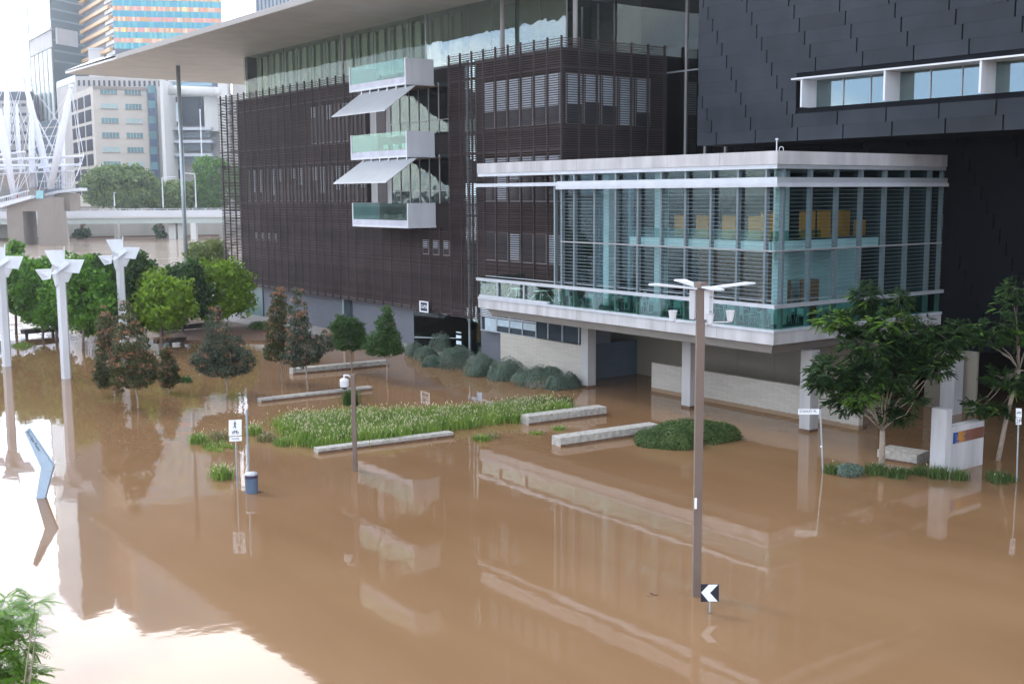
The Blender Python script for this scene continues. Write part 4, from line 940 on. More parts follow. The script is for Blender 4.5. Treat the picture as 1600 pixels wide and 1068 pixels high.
def tree(name, base, lobes, label, lm, group=None, nclump=160, per=30, rc=.55, leaf=.28, bark='bark', tr=.14, tips=None, tipfrac=.25, aspect=.5, limbs=6, fork=None, cat='tree', up_=.3):
    base = np.array([base[0], base[1], 0.])
    t = thing(name, label, cat, base, group)
    P_, q_, cc = crown_points(lobes, nclump, per, rc)
    keep = P_[:, 2] > .15; P_ = P_[keep]; q_ = q_[keep]
    V = leaf_quads(P_, leaf, up_, aspect, q_)
    if tips:
        L = np.array(lobes); cen = np.average(L[:, :3], axis=0, weights=L[:, 3]); zt = L[:, 2].max()+L[:, 5].max(); zb = (L[:, 2]-L[:, 5]).min()
        c2 = np.repeat(cc, per, 0)[keep]
        clr = rng.uniform(0, 1, len(cc)); hh = (cc[:, 2]-zb)/(zt-zb)
        pick = np.repeat(clr < tipfrac*(.35+1.1*hh), per)[keep] & (q_[:, 2] > -.35)
        quadmesh('crown', V, None, t, pick.astype(int), [LM[lm], LM[tips]])
    else: quadmesh('crown', V, LM[lm], t)
    L = np.array(lobes); c0 = np.average(L[:, :3], axis=0, weights=L[:, 3]*L[:, 4]*L[:, 5]); zt = L[:, 2].max()
    b = MB(); f = np.array(fork, float) if fork is not None else base*.6+c0*.4; 
    if fork is None: f[2] = max((L[:, 2]-L[:, 5]).min()+.3, .6)
    mid = (base+f)/2+np.array([random.uniform(-.1, .1), random.uniform(-.1, .1), 0])
    b.path([base-[0, 0, 1.0], mid, f, f*.5+c0*.5, np.array([c0[0], c0[1], zt])], [tr, tr*.8, tr*.7, tr*.45, tr*.12])
    idx = rng.choice(len(cc), min(limbs, len(cc)), replace=False)
    for k in idx:
        e = cc[k]; s_ = f+(np.array([c0[0], c0[1], zt])-f)*random.uniform(0, .5)
        b.path([s_, (s_+e)/2+[0, 0, -.15], e], [tr*.4, tr*.25, tr*.08], 6)
    b.build('trunk', MT[bark], t, smooth=True)
    return t
def px_lobes(base, specs, dj=.5):
    """specs in photo pixels (x, y, rx, ry): turned into real ellipsoids round the tree's own place"""
    out = []; 
    for x, y, rx, ry in specs:
        c = at(x, y, base+EF*random.uniform(-dj, dj)); s = FPX/dist(c)
        out.append((c[0], c[1], c[2], rx/s, rx/s, ry/s))
    return out
random.seed(21)
grove = [((25, 522), 388, 492, 40, 'mid', 'broad green tree behind the leftmost white pole'), ((66, 528), 400, 505, 42, 'mid', 'green tree with two trunks showing between the left and middle white poles'),
 ((88, 531), 424, 512, 24, 'mid', 'slim green tree just left of the middle white pole'), ((129, 545), 402, 522, 40, 'mid', 'dense green tree right of the middle white pole'),
 ((168, 540), 398, 518, 40, 'dark', 'dark green tree filling the gap before the rightmost white pole'), ((214, 534), 393, 512, 38, 'dark', 'dark green tree just right of the rightmost white pole'),
 ((250, 541), 424, 518, 46, 'lime', 'yellow green tree in the middle of the grove'), ((287, 522), 406, 500, 36, 'dark', 'dark tree behind, at the foot of the tall grey roof pole'),
 ((343, 515), 404, 502, 52, 'lime', 'broad yellow green tree nearest the louvred gallery front'), ((325, 476), 374, 440, 30, 'pale', 'pale green tree peeping out beside the gallery corner')]
for (bx, by), ty, cb, hw, lm, lb in grove:
    base = onz(bx, by); s = FPX/dist(base); hw *= 1.18; ly = (ty+cb)/2; sp = [(bx, ly, hw*.62, (cb-ty)*.40)]
    for k in range(9):
        a = 6.28*k/9+random.uniform(-.3, .3); q = random.uniform(.8, 1.12); sp.append((bx+hw*.66*q*math.cos(a), ly+(cb-ty)*.32*q*math.sin(a), hw*random.uniform(.26, .42), (cb-ty)*random.uniform(.14, .24)))
    tree('grove_tree', base, px_lobes(base, sp, 1.6), lb, lm, 'green trees of the flooded grove', nclump=330, per=34, rc=.80, leaf=.42, tr=.15, aspect=.55)
for k, (bx, by, ty, cb, hw) in enumerate(((-45, 535, 392, 510, 48), (-120, 545, 385, 515, 50), (-200, 540, 380, 505, 55), (-300, 560, 390, 520, 55), (-420, 570, 385, 520, 60), (-560, 560, 380, 520, 60))):  # unseen trees added past the left edge, only for the glass to mirror
    base = onz(bx, by); s = FPX/dist(base); ly = (ty+cb)/2
    tree('grove_tree', base, px_lobes(base, [(bx, ly, hw*.8, (cb-ty)*.42), (bx-hw*.5, ly+10, hw*.5, 30), (bx+hw*.5, ly+5, hw*.5, 34)], 1.6), ('unseen tree added just outside the left edge for the glass to mirror', 'second unseen tree added outside the left edge for the glass to mirror', 'third unseen tree added outside the left edge for the glass to mirror', 'fourth unseen tree added outside the left edge for the glass to mirror', 'fifth unseen tree added outside the left edge for the glass to mirror', 'last unseen tree added outside the left edge for the glass to mirror')[k], 'mid', 'green trees of the flooded grove', nclump=170, per=26, rc=1.0, leaf=.5, tr=.15)
lilly = [((182.5, 618), 'slim reddish tipped tree standing furthest left', [(168, 560, 17, 42), (163, 585, 14, 20), (166, 520, 13, 34), (164, 490, 7, 14), (184, 590, 12, 16)], 'olive', .25),
 ((216, 637), 'largest reddish tipped tree, in front of the rightmost white pole', [(196, 482, 7, 14), (198, 505, 14, 20), (205, 535, 24, 26), (200, 565, 28, 26), (222, 570, 24, 24), (212, 590, 28, 14), (185, 600, 10, 18)], 'olive', .38),
 ((265, 613), 'smallest reddish tipped tree, a narrow cone', [(259, 552, 6, 12), (262, 575, 12, 18), (265, 592, 13, 14)], 'olive', .3),
 ((355, 617), 'wide grey green tree with pink tips right of the small cone shaped one', [(335, 490, 9, 14), (340, 515, 17, 20), (348, 545, 30, 26), (330, 562, 30, 20), (368, 562, 28, 20), (352, 574, 38, 12)], 'grey', .16),
 ((442, 596), 'narrow reddish tree, left one of the pair near the back bench', [(435, 465, 9, 14), (434, 490, 14, 22), (431, 520, 16, 24), (430, 548, 16, 18)], 'olive', .35),
 ((481.7, 608), 'tall dark tree with orange tips, right one of the pair', [(464, 462, 6, 12), (465, 485, 13, 20), (466, 515, 17, 24), (476, 545, 26, 22), (505, 535, 14, 18), (465, 558, 22, 14)], 'grey', .30),
 ((551, 579), 'small dark rounded tree behind the farthest concrete bench', [(532, 505, 12, 13), (543, 515, 24, 18), (546, 532, 28, 14)], 'dark', .03),
 ((604, 594), 'dark conical tree before the glazed entrance', [(603, 490, 7, 12), (603, 508, 14, 16), (601, 528, 23, 16), (600, 543, 31, 11)], 'dark', .02)]
for (bx, by), lb, sp, lm, tf in lilly:
    base = onz(bx, by); sp = [(x_, y_, r_*1.14, q_*1.06) for x_, y_, r_, q_ in sp]
    vol = sum(a[2]**2*a[3] for a in sp)/(FPX/dist(base))**3; nc = int(90+150*vol**.62)
    tree('lilly_pilly_tree', base, px_lobes(base, sp, .25), lb, lm, 'small trees in the flooded plaza', nclump=min(nc, 700), per=30, rc=.27, leaf=.16, bark='barkpale', tr=.075, tips='rust', tipfrac=tf*.8, limbs=10, aspect=.5)
# big feathery trees at the right
def feather_crown(lobes, nspray, lm, new, t, newfrac=.15, leaf=.22, per=22, sprayr=.55, wide=.17):
    L = np.array(lobes); w_ = (L[:, 3]*L[:, 4]*L[:, 5])**.7; w_ /= w_.sum(); k = rng.choice(len(L), nspray, p=w_)
    d = rng.normal(size=(nspray, 3)); d /= np.linalg.norm(d, axis=1)[:, None]; c = L[k, :3]+d*(rng.uniform(.2, 1, nspray)**.5)[:, None]*L[k, 3:]
    Vs = []; mi = []
    newl = rng.uniform(0, 1, len(L)) < newfrac*1.6
    for i in range(nspray):
        nf = rng.integers(3, 6)
        for f in range(nf):
            ax = rng.normal(size=3)*.8+d[i]; ax[2] *= .6; ax[2] += .1; ax /= np.linalg.norm(ax); ln = sprayr*rng.uniform(.6, 1.2)
            sd = np.cross(ax, [0, 0, 1.]); sd /= np.linalg.norm(sd)+1e-6; n = per//2
            tt = np.linspace(.12, 1, n); droop = -.25*ln*tt**2
            P_ = c[i]+ax*ln*tt[:, None]; P_[:, 2] += droop
            for sg in (-1, 1):
                dirv = sd*sg+ax*.45+np.array([0, 0, -.35]); dirv /= np.linalg.norm(dirv); ll = leaf*(1-.5*np.abs(tt-.45))*rng.uniform(.8, 1.15, n)
                wv = np.cross(dirv, np.array([0, 0, 1.])); wv /= np.linalg.norm(wv)+1e-6; wv = wv*.8+ax*.2
                a = P_; m_ = P_+dirv*(ll*.5)[:, None]; e = P_+dirv*ll[:, None]; wd = (ll*wide)[:, None]
                Vs.append(np.stack([a, m_+wv*wd, e, m_-wv*wd], 1))
                mi.append(np.full(n, 1 if ((newl[k[i]] and rng.uniform() < .6) or rng.uniform() < .05) else 0))
    quadmesh('crown', np.concatenate(Vs), None, t, np.concatenate(mi), [LM[lm], LM[new]])
    return c
def feather_tree(base, specs, label, n, fork, tr, group=None, dj=1.0, branches=(), **kw):
    t = thing('feather_leaf_tree', label, 'tree', base, group)
    lobes = px_lobes(base, specs, dj); c = feather_crown(lobes, n, kw.pop('lm', 'right'), 'rightnew', t, **kw)
    b = MB(); f = np.array(fork, float); L = np.array(lobes); b.path([base-[0, 0, 1], base*.5+f*.5, f], [tr, tr*.85, tr*.75])
    for k in range(len(L)): 
        e = L[k, :3]; b.path([f, f*.72+e*.28+np.array([random.uniform(-.15, .15), random.uniform(-.15, .15), .15]), f*.4+e*.6+np.array([random.uniform(-.2, .2), random.uniform(-.2, .2), -.1]), e], [tr*.34, tr*.25, tr*.15, tr*.05], 6)
    for k in rng.choice(len(c), min(14, len(c)), replace=False):
        j = np.argmin(np.linalg.norm(L[:, :3]-c[k], axis=1)); b.path([L[j, :3], L[j, :3]*.4+c[k]*.6, c[k]], [tr*.1, tr*.08, tr*.04], 5)
    b.build('trunk', MT['barkpale'], t, smooth=True)
    return t
base = onz(1378, 727)
feather_tree(base, [(1352, 462, 24, 20), (1405, 468, 22, 18), (1300, 498, 26, 16), (1340, 500, 40, 22), (1390, 500, 30, 18), (1430, 520, 42, 26), (1465, 545, 36, 24), (1495, 520, 22, 20), (1480, 530, 26, 18), (1450, 560, 30, 20), (1360, 540, 44, 28), (1410, 560, 32, 20), (1300, 580, 40, 22), (1345, 590, 42, 22), (1285, 598, 20, 10), (1325, 625, 32, 16), (1395, 590, 30, 22), (1400, 640, 28, 18), (1430, 625, 16, 14), (1460, 575, 28, 14), (1345, 615, 30, 18)],
  'large feathery tree in front of the pavilion, left of the monument sign', 1500, at(1379, 672, base), .17, dj=1.5, per=16, sprayr=.42, leaf=.18, wide=.30)
base = onz(1590, 738)+EF*2.5
feather_tree(base, [(1590, 450, 26, 16), (1585, 478, 30, 18), (1550, 510, 34, 12), (1520, 514, 20, 8), (1590, 520, 30, 18), (1545, 530, 28, 10), (1570, 590, 30, 14), (1535, 635, 30, 14), (1560, 640, 26, 12), (1590, 600, 20, 20), (1630, 500, 40, 50), (1640, 600, 40, 40), (1505, 640, 10, 8)],
  'feathery tree at the right edge with pale crooked branches', 520, at(1592, 578, base), .13, dj=1.0, per=16, sprayr=.42, leaf=.18, wide=.30, newfrac=.25)
base = np.array(far(-70, 1000, 15.0)); base[2] = 0
f_ = far(-60, 1040, 15.0)
feather_tree(base, [(8, 950, 18, 22), (22, 975, 26, 18), (60, 955, 18, 7), (55, 940, 12, 8), (30, 1005, 22, 16), (-30, 980, 40, 40), (15, 1045, 22, 16), (45, 1055, 20, 9), (-30, 1080, 50, 40), (-90, 1000, 70, 90)],
  'feathery bright green tree top close by in the lower left corner', 420, np.array([f_[0], f_[1], f_[2]-2.5]), .10, dj=.5, per=22, sprayr=.34, leaf=.10, newfrac=.4, lm='bright')

# ------------------------------------------------------------------ shrubs, hedge, grasses
def mound(name, c, rx, ry, rz, label, lm, n, leaf, cat='shrub', group=None, bumps=7, aspect=.35, skew=None, up_=.5):
    t = thing(name, label, cat, (c[0], c[1], 0), group)
    P_ = []; Q_ = []
    lob = [(0, 0, 0, 1, 1, 1)]+[(random.uniform(-.55, .55), random.uniform(-.55, .55), random.uniform(0, .35), .55, .55, .6) for _ in range(bumps)]
    per = n//len(lob)
    for (a, b_, c_, p, q, r) in lob:
        d = rng.normal(size=(per, 3)); d[:, 2] = np.abs(d[:, 2]); d /= np.linalg.norm(d, axis=1)[:, None]; d0 = d.copy()
        rr = rng.uniform(.90, 1.03, per)[:, None]*(1+.06*np.sin(d[:, :1]*9+a*5)+.06*np.sin(d[:, 1:2]*8))
        X = (d*rr*np.array([p, q, r])+np.array([a, b_, c_]))*np.array([rx, ry, rz]); P_.append(X); Q_.append(d0)
    P_ = np.concatenate(P_); Q_ = np.concatenate(Q_)
    keep = P_[:, 2] > -.05; P_, Q_ = P_[keep], Q_[keep]
    C = P_+np.array([c[0], c[1], 0])
    quadmesh('foliage', leaf_quads(C, leaf, up_, aspect, Q_*1.2), LM[lm], t)
    b = MB()
    for k in range(6): a = random.uniform(0, 6.28); b.path([(c[0], c[1], -.9), (c[0]+rx*.3*math.cos(a), c[1]+ry*.3*math.sin(a), .1), (c[0]+rx*.6*math.cos(a), c[1]+ry*.6*math.sin(a), rz*.6)], [.04, .03, .015], 5)
    b.build('stems', MT['bark'], t)
    return t
random.seed(4)
shr = [(647, 549, 14, 12, 'small silver green shrub at the far left end of the row'), (664, 556, 16, 12, 'silver green shrub second from the left end of the row'), (690, 548, 20, 20, 'tall silver green shrub below the teal entrance glass'),
 (676, 566, 14, 10, 'low silver green shrub in the water before the tall one'), (722, 545, 24, 14, 'silver green shrub at the foot of the grey wall below the windows'), (716, 570, 27, 20, 'big silver green shrub third of the front row from the left'),
 (768, 560, 22, 16, 'silver green shrub tucked behind, beside the left end of the pale wall'), (752, 580, 25, 18, 'big silver green shrub in front of the corner of the pale wall'), (793, 588, 28, 20, 'big silver green shrub against the left half of the pale wall'),
 (843, 598, 30, 18, 'widest silver green shrub, against the middle of the pale wall'), (872, 602, 18, 13, 'small silver green shrub left of the last one by the column'), (890, 600, 15, 14, 'last small silver green shrub next to the white column')]
for x, y, rx, h, lb in shr:
    c = onz(x, y+7); s = FPX/dist(c); c = c+EF*rx/s*.8
    mound('silver_shrub', c, rx/s*1.3, rx/s*1.05, h*1.7/s, lb, 'silver', 16000, .10, bumps=3, group='silver green shrubs along the pale wall')
for x, y, rx, h, lb in ((1078, 700, 0, 0, ''),): pass
hd = thing('green_hedge_mound', 'low wide bright green hedge mound standing in the water left of the tall lamp post', 'hedge', onz(1076, 695))
V = []
for (x, y, rx, h) in ((1030, 700, 36, 17), (1060, 702, 38, 20), (1075, 690, 40, 20), (1100, 692, 44, 20), (1128, 690, 32, 16), (1010, 694, 18, 11), (1050, 688, 28, 16)):
    c = onz(x, y-4); s = FPX/dist(c); c = c+EF*.4; n = 5500
    d = rng.normal(size=(n, 3)); d[:, 2] = np.abs(d[:, 2]); d /= np.linalg.norm(d, axis=1)[:, None]
    P_ = c+d*rng.uniform(.86, 1.05, n)[:, None]*np.array([rx/s, rx/s, h*1.5/s])*(1+.05*np.sin(d[:, :1]*11)); V.append(leaf_quads(P_, .13, .5, .35, d*1.2))
quadmesh('foliage', np.concatenate(V), LM['hedge'], hd)
def inside(p, poly):
    x, y = p; r = False; n = len(poly)
    for i in range(n):
        x0, y0 = poly[i]; x1, y1 = poly[(i+1) % n]
        if (y0 > y) != (y1 > y) and x < (x1-x0)*(y-y0)/(y1-y0)+x0: r = not r
    return r
GR = leafmat('grass blade', (.07, .145, .02), (.29, .42, .08), .3); GRD = leafmat('dry grass blade', (.13, .13, .05), (.32, .30, .14), .3)
def grass(polys_px, n, h, name, label=None, stuff=True, seeds=.35, base=None, thick=.03, arch=.45, mats=None, clump=.35, cat='grass', group=None):
    poly = [tuple(onz(x, y)[:2]) for x, y in polys_px]; xs = [p[0] for p in poly]; ys = [p[1] for p in poly]
    C = []
    while len(C) < max(n//(28 if n < 3000 else 75), 1):
        p = (rng.uniform(min(xs), max(xs)), rng.uniform(min(ys), max(ys)))
        if inside(p, poly): C.append(p)
    C = np.array(C); k = rng.integers(0, len(C), n); P_ = C[k]+rng.normal(size=(n, 2))*clump*.5
    a = rng.uniform(0, 6.28, n); ln = h*rng.uniform(.55, 1.15, n)*rng.uniform(.8, 1.15, len(C))[k]; out_ = arch*ln*rng.uniform(.3, 1.3, n)
    B = np.column_stack([P_, np.full(n, -.05)]); dr = np.column_stack([np.cos(a), np.sin(a), np.zeros(n)]); sd = np.column_stack([-np.sin(a), np.cos(a), np.zeros(n)])
    upv = np.array([0, 0, 1.])
    mid = B+dr*(out_*.3)[:, None]+upv*(ln*.62)[:, None]; tip = B+dr*out_[:, None]+upv*(ln*.92)[:, None]
    wv = sd*thick/2
    V1 = np.stack([B-wv, B+wv, mid+wv*.8, mid-wv*.8], 1); V2 = np.stack([mid-wv*.8, mid+wv*.8, tip+wv*.15, tip-wv*.15], 1)
    mi = np.zeros(n*2, int)
    V = np.concatenate([V1, V2]); ms = list(mats or [GR])
    ns = int(n*seeds*.12)
    if ns:
        j = rng.choice(n, ns, replace=False); s0 = tip[j]+upv*.03*h; ax = dr[j]*.45+upv*.9; ax /= np.linalg.norm(ax, axis=1)[:, None]; e = s0+ax*(.20*h/.8); w2 = sd[j]*.028; w3 = np.cross(ax, sd[j])*.028
        V = np.concatenate([V, np.stack([s0, (s0+e)/2+w2, e, (s0+e)/2-w2], 1), np.stack([s0, (s0+e)/2+w3, e, (s0+e)/2-w3], 1)]); mi = np.concatenate([mi, np.full(ns*2, 1)]); ms.append(MT['seed'])
    ob_ = quadmesh(name, V, None, None, mi, ms)
    if stuff: tag(ob_, label, cat, kind='stuff')
    else: tag(ob_, label, cat, group)
    # origin at the base
    c = np.array([np.mean(xs), np.mean(ys), 0]); ob_.data.transform(Matrix.Translation(tuple(-c))); ob_.location = tuple(c)
    return ob_
grass([(440, 664), (448, 680), (475, 697), (520, 697), (600, 690), (690, 674), (800, 662), (885, 645), (890, 636), (860, 632), (760, 645), (640, 650), (560, 652), (480, 655)], 30000, .72, 'feather_grass', 'bed of pale tufted feather grass rising from the flood water in the middle', seeds=.42, clump=.75, thick=.035)
grass([(760, 650), (885, 640), (888, 630), (800, 634)], 6000, .6, 'short_grass', 'darker green end of the grass bed beside the short concrete bench', seeds=.15, mats=[LM['hedge']])
def tuft(x, y, n, h, w, label, mats=None, seeds=.2, **k):
    c = [(x-w, y), (x, y+w*.35), (x+w, y), (x, y-w*.35)]
    return grass(c, n, h, 'grass_tuft', label, stuff=False, seeds=seeds, mats=mats, cat='grass tuft', **k)
tuft(312, 690, 520, .55, 12, 'green grass tuft at the left end of the small island left of the path sign')
tuft(340, 686, 450, .45, 16, 'dry grass tuft right behind the path sign plate', [GRD], .3)
tuft(338, 700, 500, .3, 26, 'low flattened green grass in front of the small island')
tuft(399, 678, 450, .6, 9, 'pale seeded grass tuft right of the bare post', None, .8)
tuft(417, 688, 420, .45, 13, 'dry grey grass tuft just left of the feather grass bed', [GRD], .3)
tuft(442, 694, 400, .45, 10, 'small green tuft at the front left corner of the feather grass bed')
tuft(348, 746, 600, .65, 12, 'isolated grass tuft in the water left of the bin', None, .5)
tuft(752, 687, 350, .35, 8, 'small lone green tuft behind the right end of the front bench')
tuft(768, 684, 160, .35, 5, 'tiny pale tuft beside the lone green one', [GRD], .3)
tuft(838, 677, 150, .22, 6, 'tiny tuft left of the hedge side bench')
tuft(874, 670, 250, .25, 8, 'small tuft between the two right concrete benches')
tuft(548, 632, 500, 1.1, 6, 'strappy dark green plant behind the camera pole', [LM['dark']], 0)
tuft(288, 596, 300, .5, 7, 'small dark bush between the two cone shaped trees', [LM['dark']], 0)
tuft(35, 540, 900, .35, 16, 'low green growth under the grove by the left white pole')
c = onz(1327, 742); s = FPX/dist(c); mound('silver_shrub', c, 20/s, 20/s, 20/s, 'single silver green shrub right of the street name post', 'silver', 4500, .11)
for x, y, n, h, w, lb in ((1303, 738, 350, .5, 9, 'dark grass tuft between the street name post and the silver shrub'), (1366, 739, 520, .5, 14, 'dark grass tuft at the foot of the large right tree'), (1402, 744, 450, .42, 18, 'dark grass tuft right of the large tree trunk'),
    (1436, 740, 330, .45, 12, 'dark grass tuft left of the monument slab'), (1465, 746, 500, .6, 10, 'grass tuft in front of the monument slab'), (1498, 748, 250, .55, 6, 'small grass tuft in front of the monument picture panel'), (1560, 750, 420, .45, 20, 'dark grass tuft left of the right edge sign')):
    tuft(x, y, n, h, w, lb, [LM['dark'], LM['hedge']] if 0 else [LM['hedge']], .05)
for (x, y, lb) in ((1018, 929, 'small raft of twigs drifting left of the tall lamp foot'), (700, 640, 'scatter of leaves floating behind the grass bed')):
    c = onz(x, y); db = MB()
    for k in range(9):
        a = random.uniform(0, 6.28); r = random.uniform(0, .25); p = c+np.array([math.cos(a)*r, math.sin(a)*r, .012]); db.tube(p, p+np.array([random.uniform(-.12, .12), random.uniform(-.12, .12), random.uniform(0, .03)]), .01, n=5)
    tag(db.build('floating_debris', MT['soil'], origin=c), lb, 'debris')
base = onz(1340, 745)
tag_b = thing('garden_bush', 'low dark bush left of the lilly trees path bed', 'bush', onz(412, 512)); 
bpy.data.objects.remove(tag_b)
for x, y, rx, h, lb in ((408, 517, 26, 9, 'low dark green bush on the mulch bed beside the grey base wall'), (485, 566, 14, 9, 'small green bush behind the farthest concrete bench')):
    c = onz(x, y); s = FPX/dist(c); mound('garden_bush', c, rx/s, rx/s*.6, h*1.8/s, lb, 'hedge', 3500, .2, 'bush')
# ------------------------------------------------------------------ far bank
fb = MB()
def fpt(px, d, z=0.): q = far(px, 300, d); return np.array([q[0], q[1], z])
bank = [fpt(-3500, 372), fpt(0, 362), fpt(100, 372), fpt(340, 384), fpt(900, 395), fpt(4500, 420), fpt(9000, 3000), fpt(-9000, 3000)]
fb.prism([tuple(p[:2]) for p in bank], -1.5, 5.5)
tag(fb.build('far_bank', MT['paving']), kind='structure')
def wall_strip(px0, px1, d0, d1, z0, z1, th=1.0):
    a, b_ = fpt(px0, d0), fpt(px1, d1); return a, b_
rw = thing('river_wall', 'pale retaining wall along the far river bank under the elevated road', 'wall', fpt(200, 371))
b = MB(); b.prism([tuple(fpt(x, d)[:2]) for x, d in ((-60, 359), (0, 360), (100, 370), (340, 381), (420, 384), (420, 386), (340, 383), (100, 372), (0, 362), (-60, 361))], -.5, 5.4); b.build('wall_face', mat('river wall concrete', (.36, .35, .31), .85, var=.12, scale=.15, streak=True), rw)
b = MB(); b.prism([tuple(fpt(x, d)[:2]) for x, d in ((-60, 358.6), (0, 359.6), (100, 369.6), (340, 380.6), (340, 381), (100, 370), (0, 360), (-60, 359))], -.5, .5); b.build('tide_stain', MT['soil'], rw)
vd = thing('elevated_road', 'long white elevated road along the far bank on pale piers', 'bridge', fpt(200, 352))
def strip(name, px0, px1, d, z0, z1, th, m, par): b = MB(); b.prism([tuple(fpt(x, dd)[:2]) for x, dd in ((px0, d), (px1, d+6), (px1, d+6+th), (px0, d+th))], z0, z1); return b.build(name, m, par)
strip('girder', -80, 420, 350, 4.9, 6.6, 9, mat('pale green girder', (.42, .48, .45), .6, var=.05), vd)
strip('deck', -80, 420, 349.4, 6.603, 7.0, 10, MT['citywhite'], vd)
strip('barrier', -80, 420, 349.3, 7.003, 8.9, .4, mat('pale barrier', (.62, .63, .66), .6, var=.08, scale=.1), vd)
strip('barrier', -80, 420, 358.5, 7.003, 8.6, .4, MT['citywhite'], vd)
strip('guard_rail', -80, 420, 349.4, 9.25, 9.4, .15, MT['white'], vd)
for k in range(24):
    b = MB(); q = fpt(-60+20*k, 349.6+6*(20+20*k)/500.); b.box(q[0]-.09, q[0]+.09, q[1]-.09, q[1]+.09, 8.9, 9.25); b.build('rail_post', MT['white'], vd)
for px, d, w_ in ((97, 351, 1.0), (268, 357, 1.1), (282, 357, 1.0), (301, 353.4, .8), (180, 365, .6), (-20, 351, 1.0)):
    q = fpt(px, d+1.5); b = MB(); b.prism([tuple((q+ER*u*w_+EF*v*1.2)[:2]) for u, v in ((-1, -1), (1, -1), (1, 1), (-1, 1))], -.8, 4.89); b.build('pier', MT['citywhite'], vd)
# road lamps
def road_lamp(px, topy, basey, d, arm, label):
    q = fpt(px, d); zt = far(px, topy, d)[2]; zb = far(px, basey, d)[2]
    t = thing('road_lamp', label, 'street lamp', (q[0], q[1], zb), 'lamps on the elevated road')
    b = MB(); b.tube((q[0], q[1], zb), (q[0], q[1], zt), .22, .13, 8); b.build('pole', MT['white'], t)
    b = MB(); e = q+ER*arm; b.tube((q[0], q[1], zt), (e[0], e[1], zt+.4), .11); hd_ = b.build('arm', MT['white'], t)
    b = MB(); b.box(e[0]-.3, e[0]+.3, e[1]-.3, e[1]+.3, zt+.25, zt+.5); b.build('lamp_head', MT['alu'], hd_)
road_lamp(254, 278, 324, 352, 3.8, 'road lamp with arm to the right, left of the tall roof pole')
road_lamp(305.5, 272, 324, 353, -3.6, 'road lamp with arm to the left, right of the tall roof pole')
road_lamp(103, 303, 337, 350, -1.6, 'road lamp beside the brown bridge pier')
road_lamp(178, 303, 322, 360, .2, 'short lamp in front of the big fig tree')
# far trees
random.seed(31)
def far_tree(px, by, d, specs, label, lm, n=500, rc=1.9):
    base = fpt(px, d, 5.5); t = thing('park_tree', label, 'tree', base, 'trees on the far bank')
    lobes = px_lobes(base, specs, 4); P_, q_, cc = crown_points(lobes, n, 26, rc); quadmesh('crown', leaf_quads(P_, 1.05, .4, .6, q_), LM[lm], t)
    b = MB(); L = np.array(lobes); c0 = L[:, :3].mean(0); b.path([base-[0, 0, .5], base*.6+c0*.4, c0], [.9, .7, .3])
    for k in range(len(L)): b.path([base*.6+c0*.4, L[k, :3]], [.4, .15], 6)
    b.build('trunk', MT['bark'], t, smooth=True)
far_tree(190, 325, 392, [(150, 290, 22, 24), (175, 280, 30, 22), (205, 282, 30, 24), (235, 298, 22, 22), (160, 308, 26, 14), (200, 308, 40, 16), (240, 312, 20, 12)], 'broad fig tree in front of the beige office block', 'fig', 800)
far_tree(272, 325, 388, [(268, 305, 16, 20), (285, 300, 16, 16), (262, 318, 14, 8), (290, 318, 16, 8)], 'smaller olive tree between the fig and the roof pole', 'fig', 300)
far_tree(325, 325, 390, [(320, 265, 16, 18), (330, 290, 22, 26), (315, 300, 14, 20), (345, 270, 14, 22), (330, 315, 24, 12)], 'taller green tree beside the gallery corner', 'mid', 450)
far_tree(390, 325, 390, [(375, 290, 22, 30), (400, 300, 20, 24)], 'green tree behind the gallery corner', 'mid', 200)
far_tree(248, 368, 366, [(248, 360, 6, 9), (252, 366, 6, 4)], 'small bush growing from the river wall', 'dark', 50, 1.0)
far_tree(128, 368, 364, [(130, 364, 10, 5), (121, 367, 6, 3)], 'low bushes on the river wall ledge', 'dark', 50, 1.0)
b = MB(); b.prism([tuple(fpt(x, d)[:2]) for x, d in ((112, 372), (152, 372), (152, 376), (112, 376))], 5.51, 10.0); tag(b.build('brown_wall', MT['stone'], origin=fpt(130, 373)), 'low brown wall behind the elevated road left of the fig tree', 'wall')

# ------------------------------------------------------------------ footbridge with white masts
kb = thing('mast_footbridge', 'white cable footbridge with leaning masts and spars on a brown pier', 'bridge', fpt(50, 330))
D0 = 325.
WM = mat('white bridge steel', (.66, .68, .74), .5, var=.04)
def mast(x0, y0, x1, y1, r, dd=0, r1=None):
    b = MB(); p, q = far(x0, y0, D0+dd), far(x1, y1, D0+dd); m_ = (p+q)/2; b.path([p, m_, q], [r*.5, r, r*.8 if r1 is None else r1], 10); b.build('mast', WM, kb, smooth=True)
mast(10, 126, 12, 268, 1.0, 12); mast(37, 120, 80, 295, 1.0, 4); mast(111, 137, 79, 293, 1.05, -4); mast(49, 168, 50, 293, .85, 2); mast(26, 162, 31, 268, .6, 14); mast(0, 170, 22, 309, .9, -8); mast(99, 200, 99, 294, .55, 8); mast(-14, 150, 20, 300, .8, 10)
b = MB(); q = far(111, 136, D0-4); b.lathe(q-up*.5, [(.5, 0), (.7, .4), (.7, .9), (.4, 1.2)], 12); b.build('mast_cap', WM, kb)
for x0, y0, x1, y1, r, dd in ((-40, 252, 131, 244, .45, -2), (-40, 259, 125, 258, .45, 5), (-40, 247, 40, 237, .4, -6), (-30, 265, 40, 263, .35, 8), (60, 262, 128, 256, .3, 3)):
    b = MB(); b.tube(far(x0, y0, D0+dd), far(x1, y1, D0+dd), r, r*.7); b.build('spar', WM, kb)
def plate(px, dd, th, w_, nm, m_=None):
    b = MB(); top = [far(x, y, D0+dd) for x, y in px]; bot = [p+EF*w_ for p in top[::-1]]
    b.slab(top+bot, (0, 0, -th)); return b.build(nm, m_ or WM, kb)
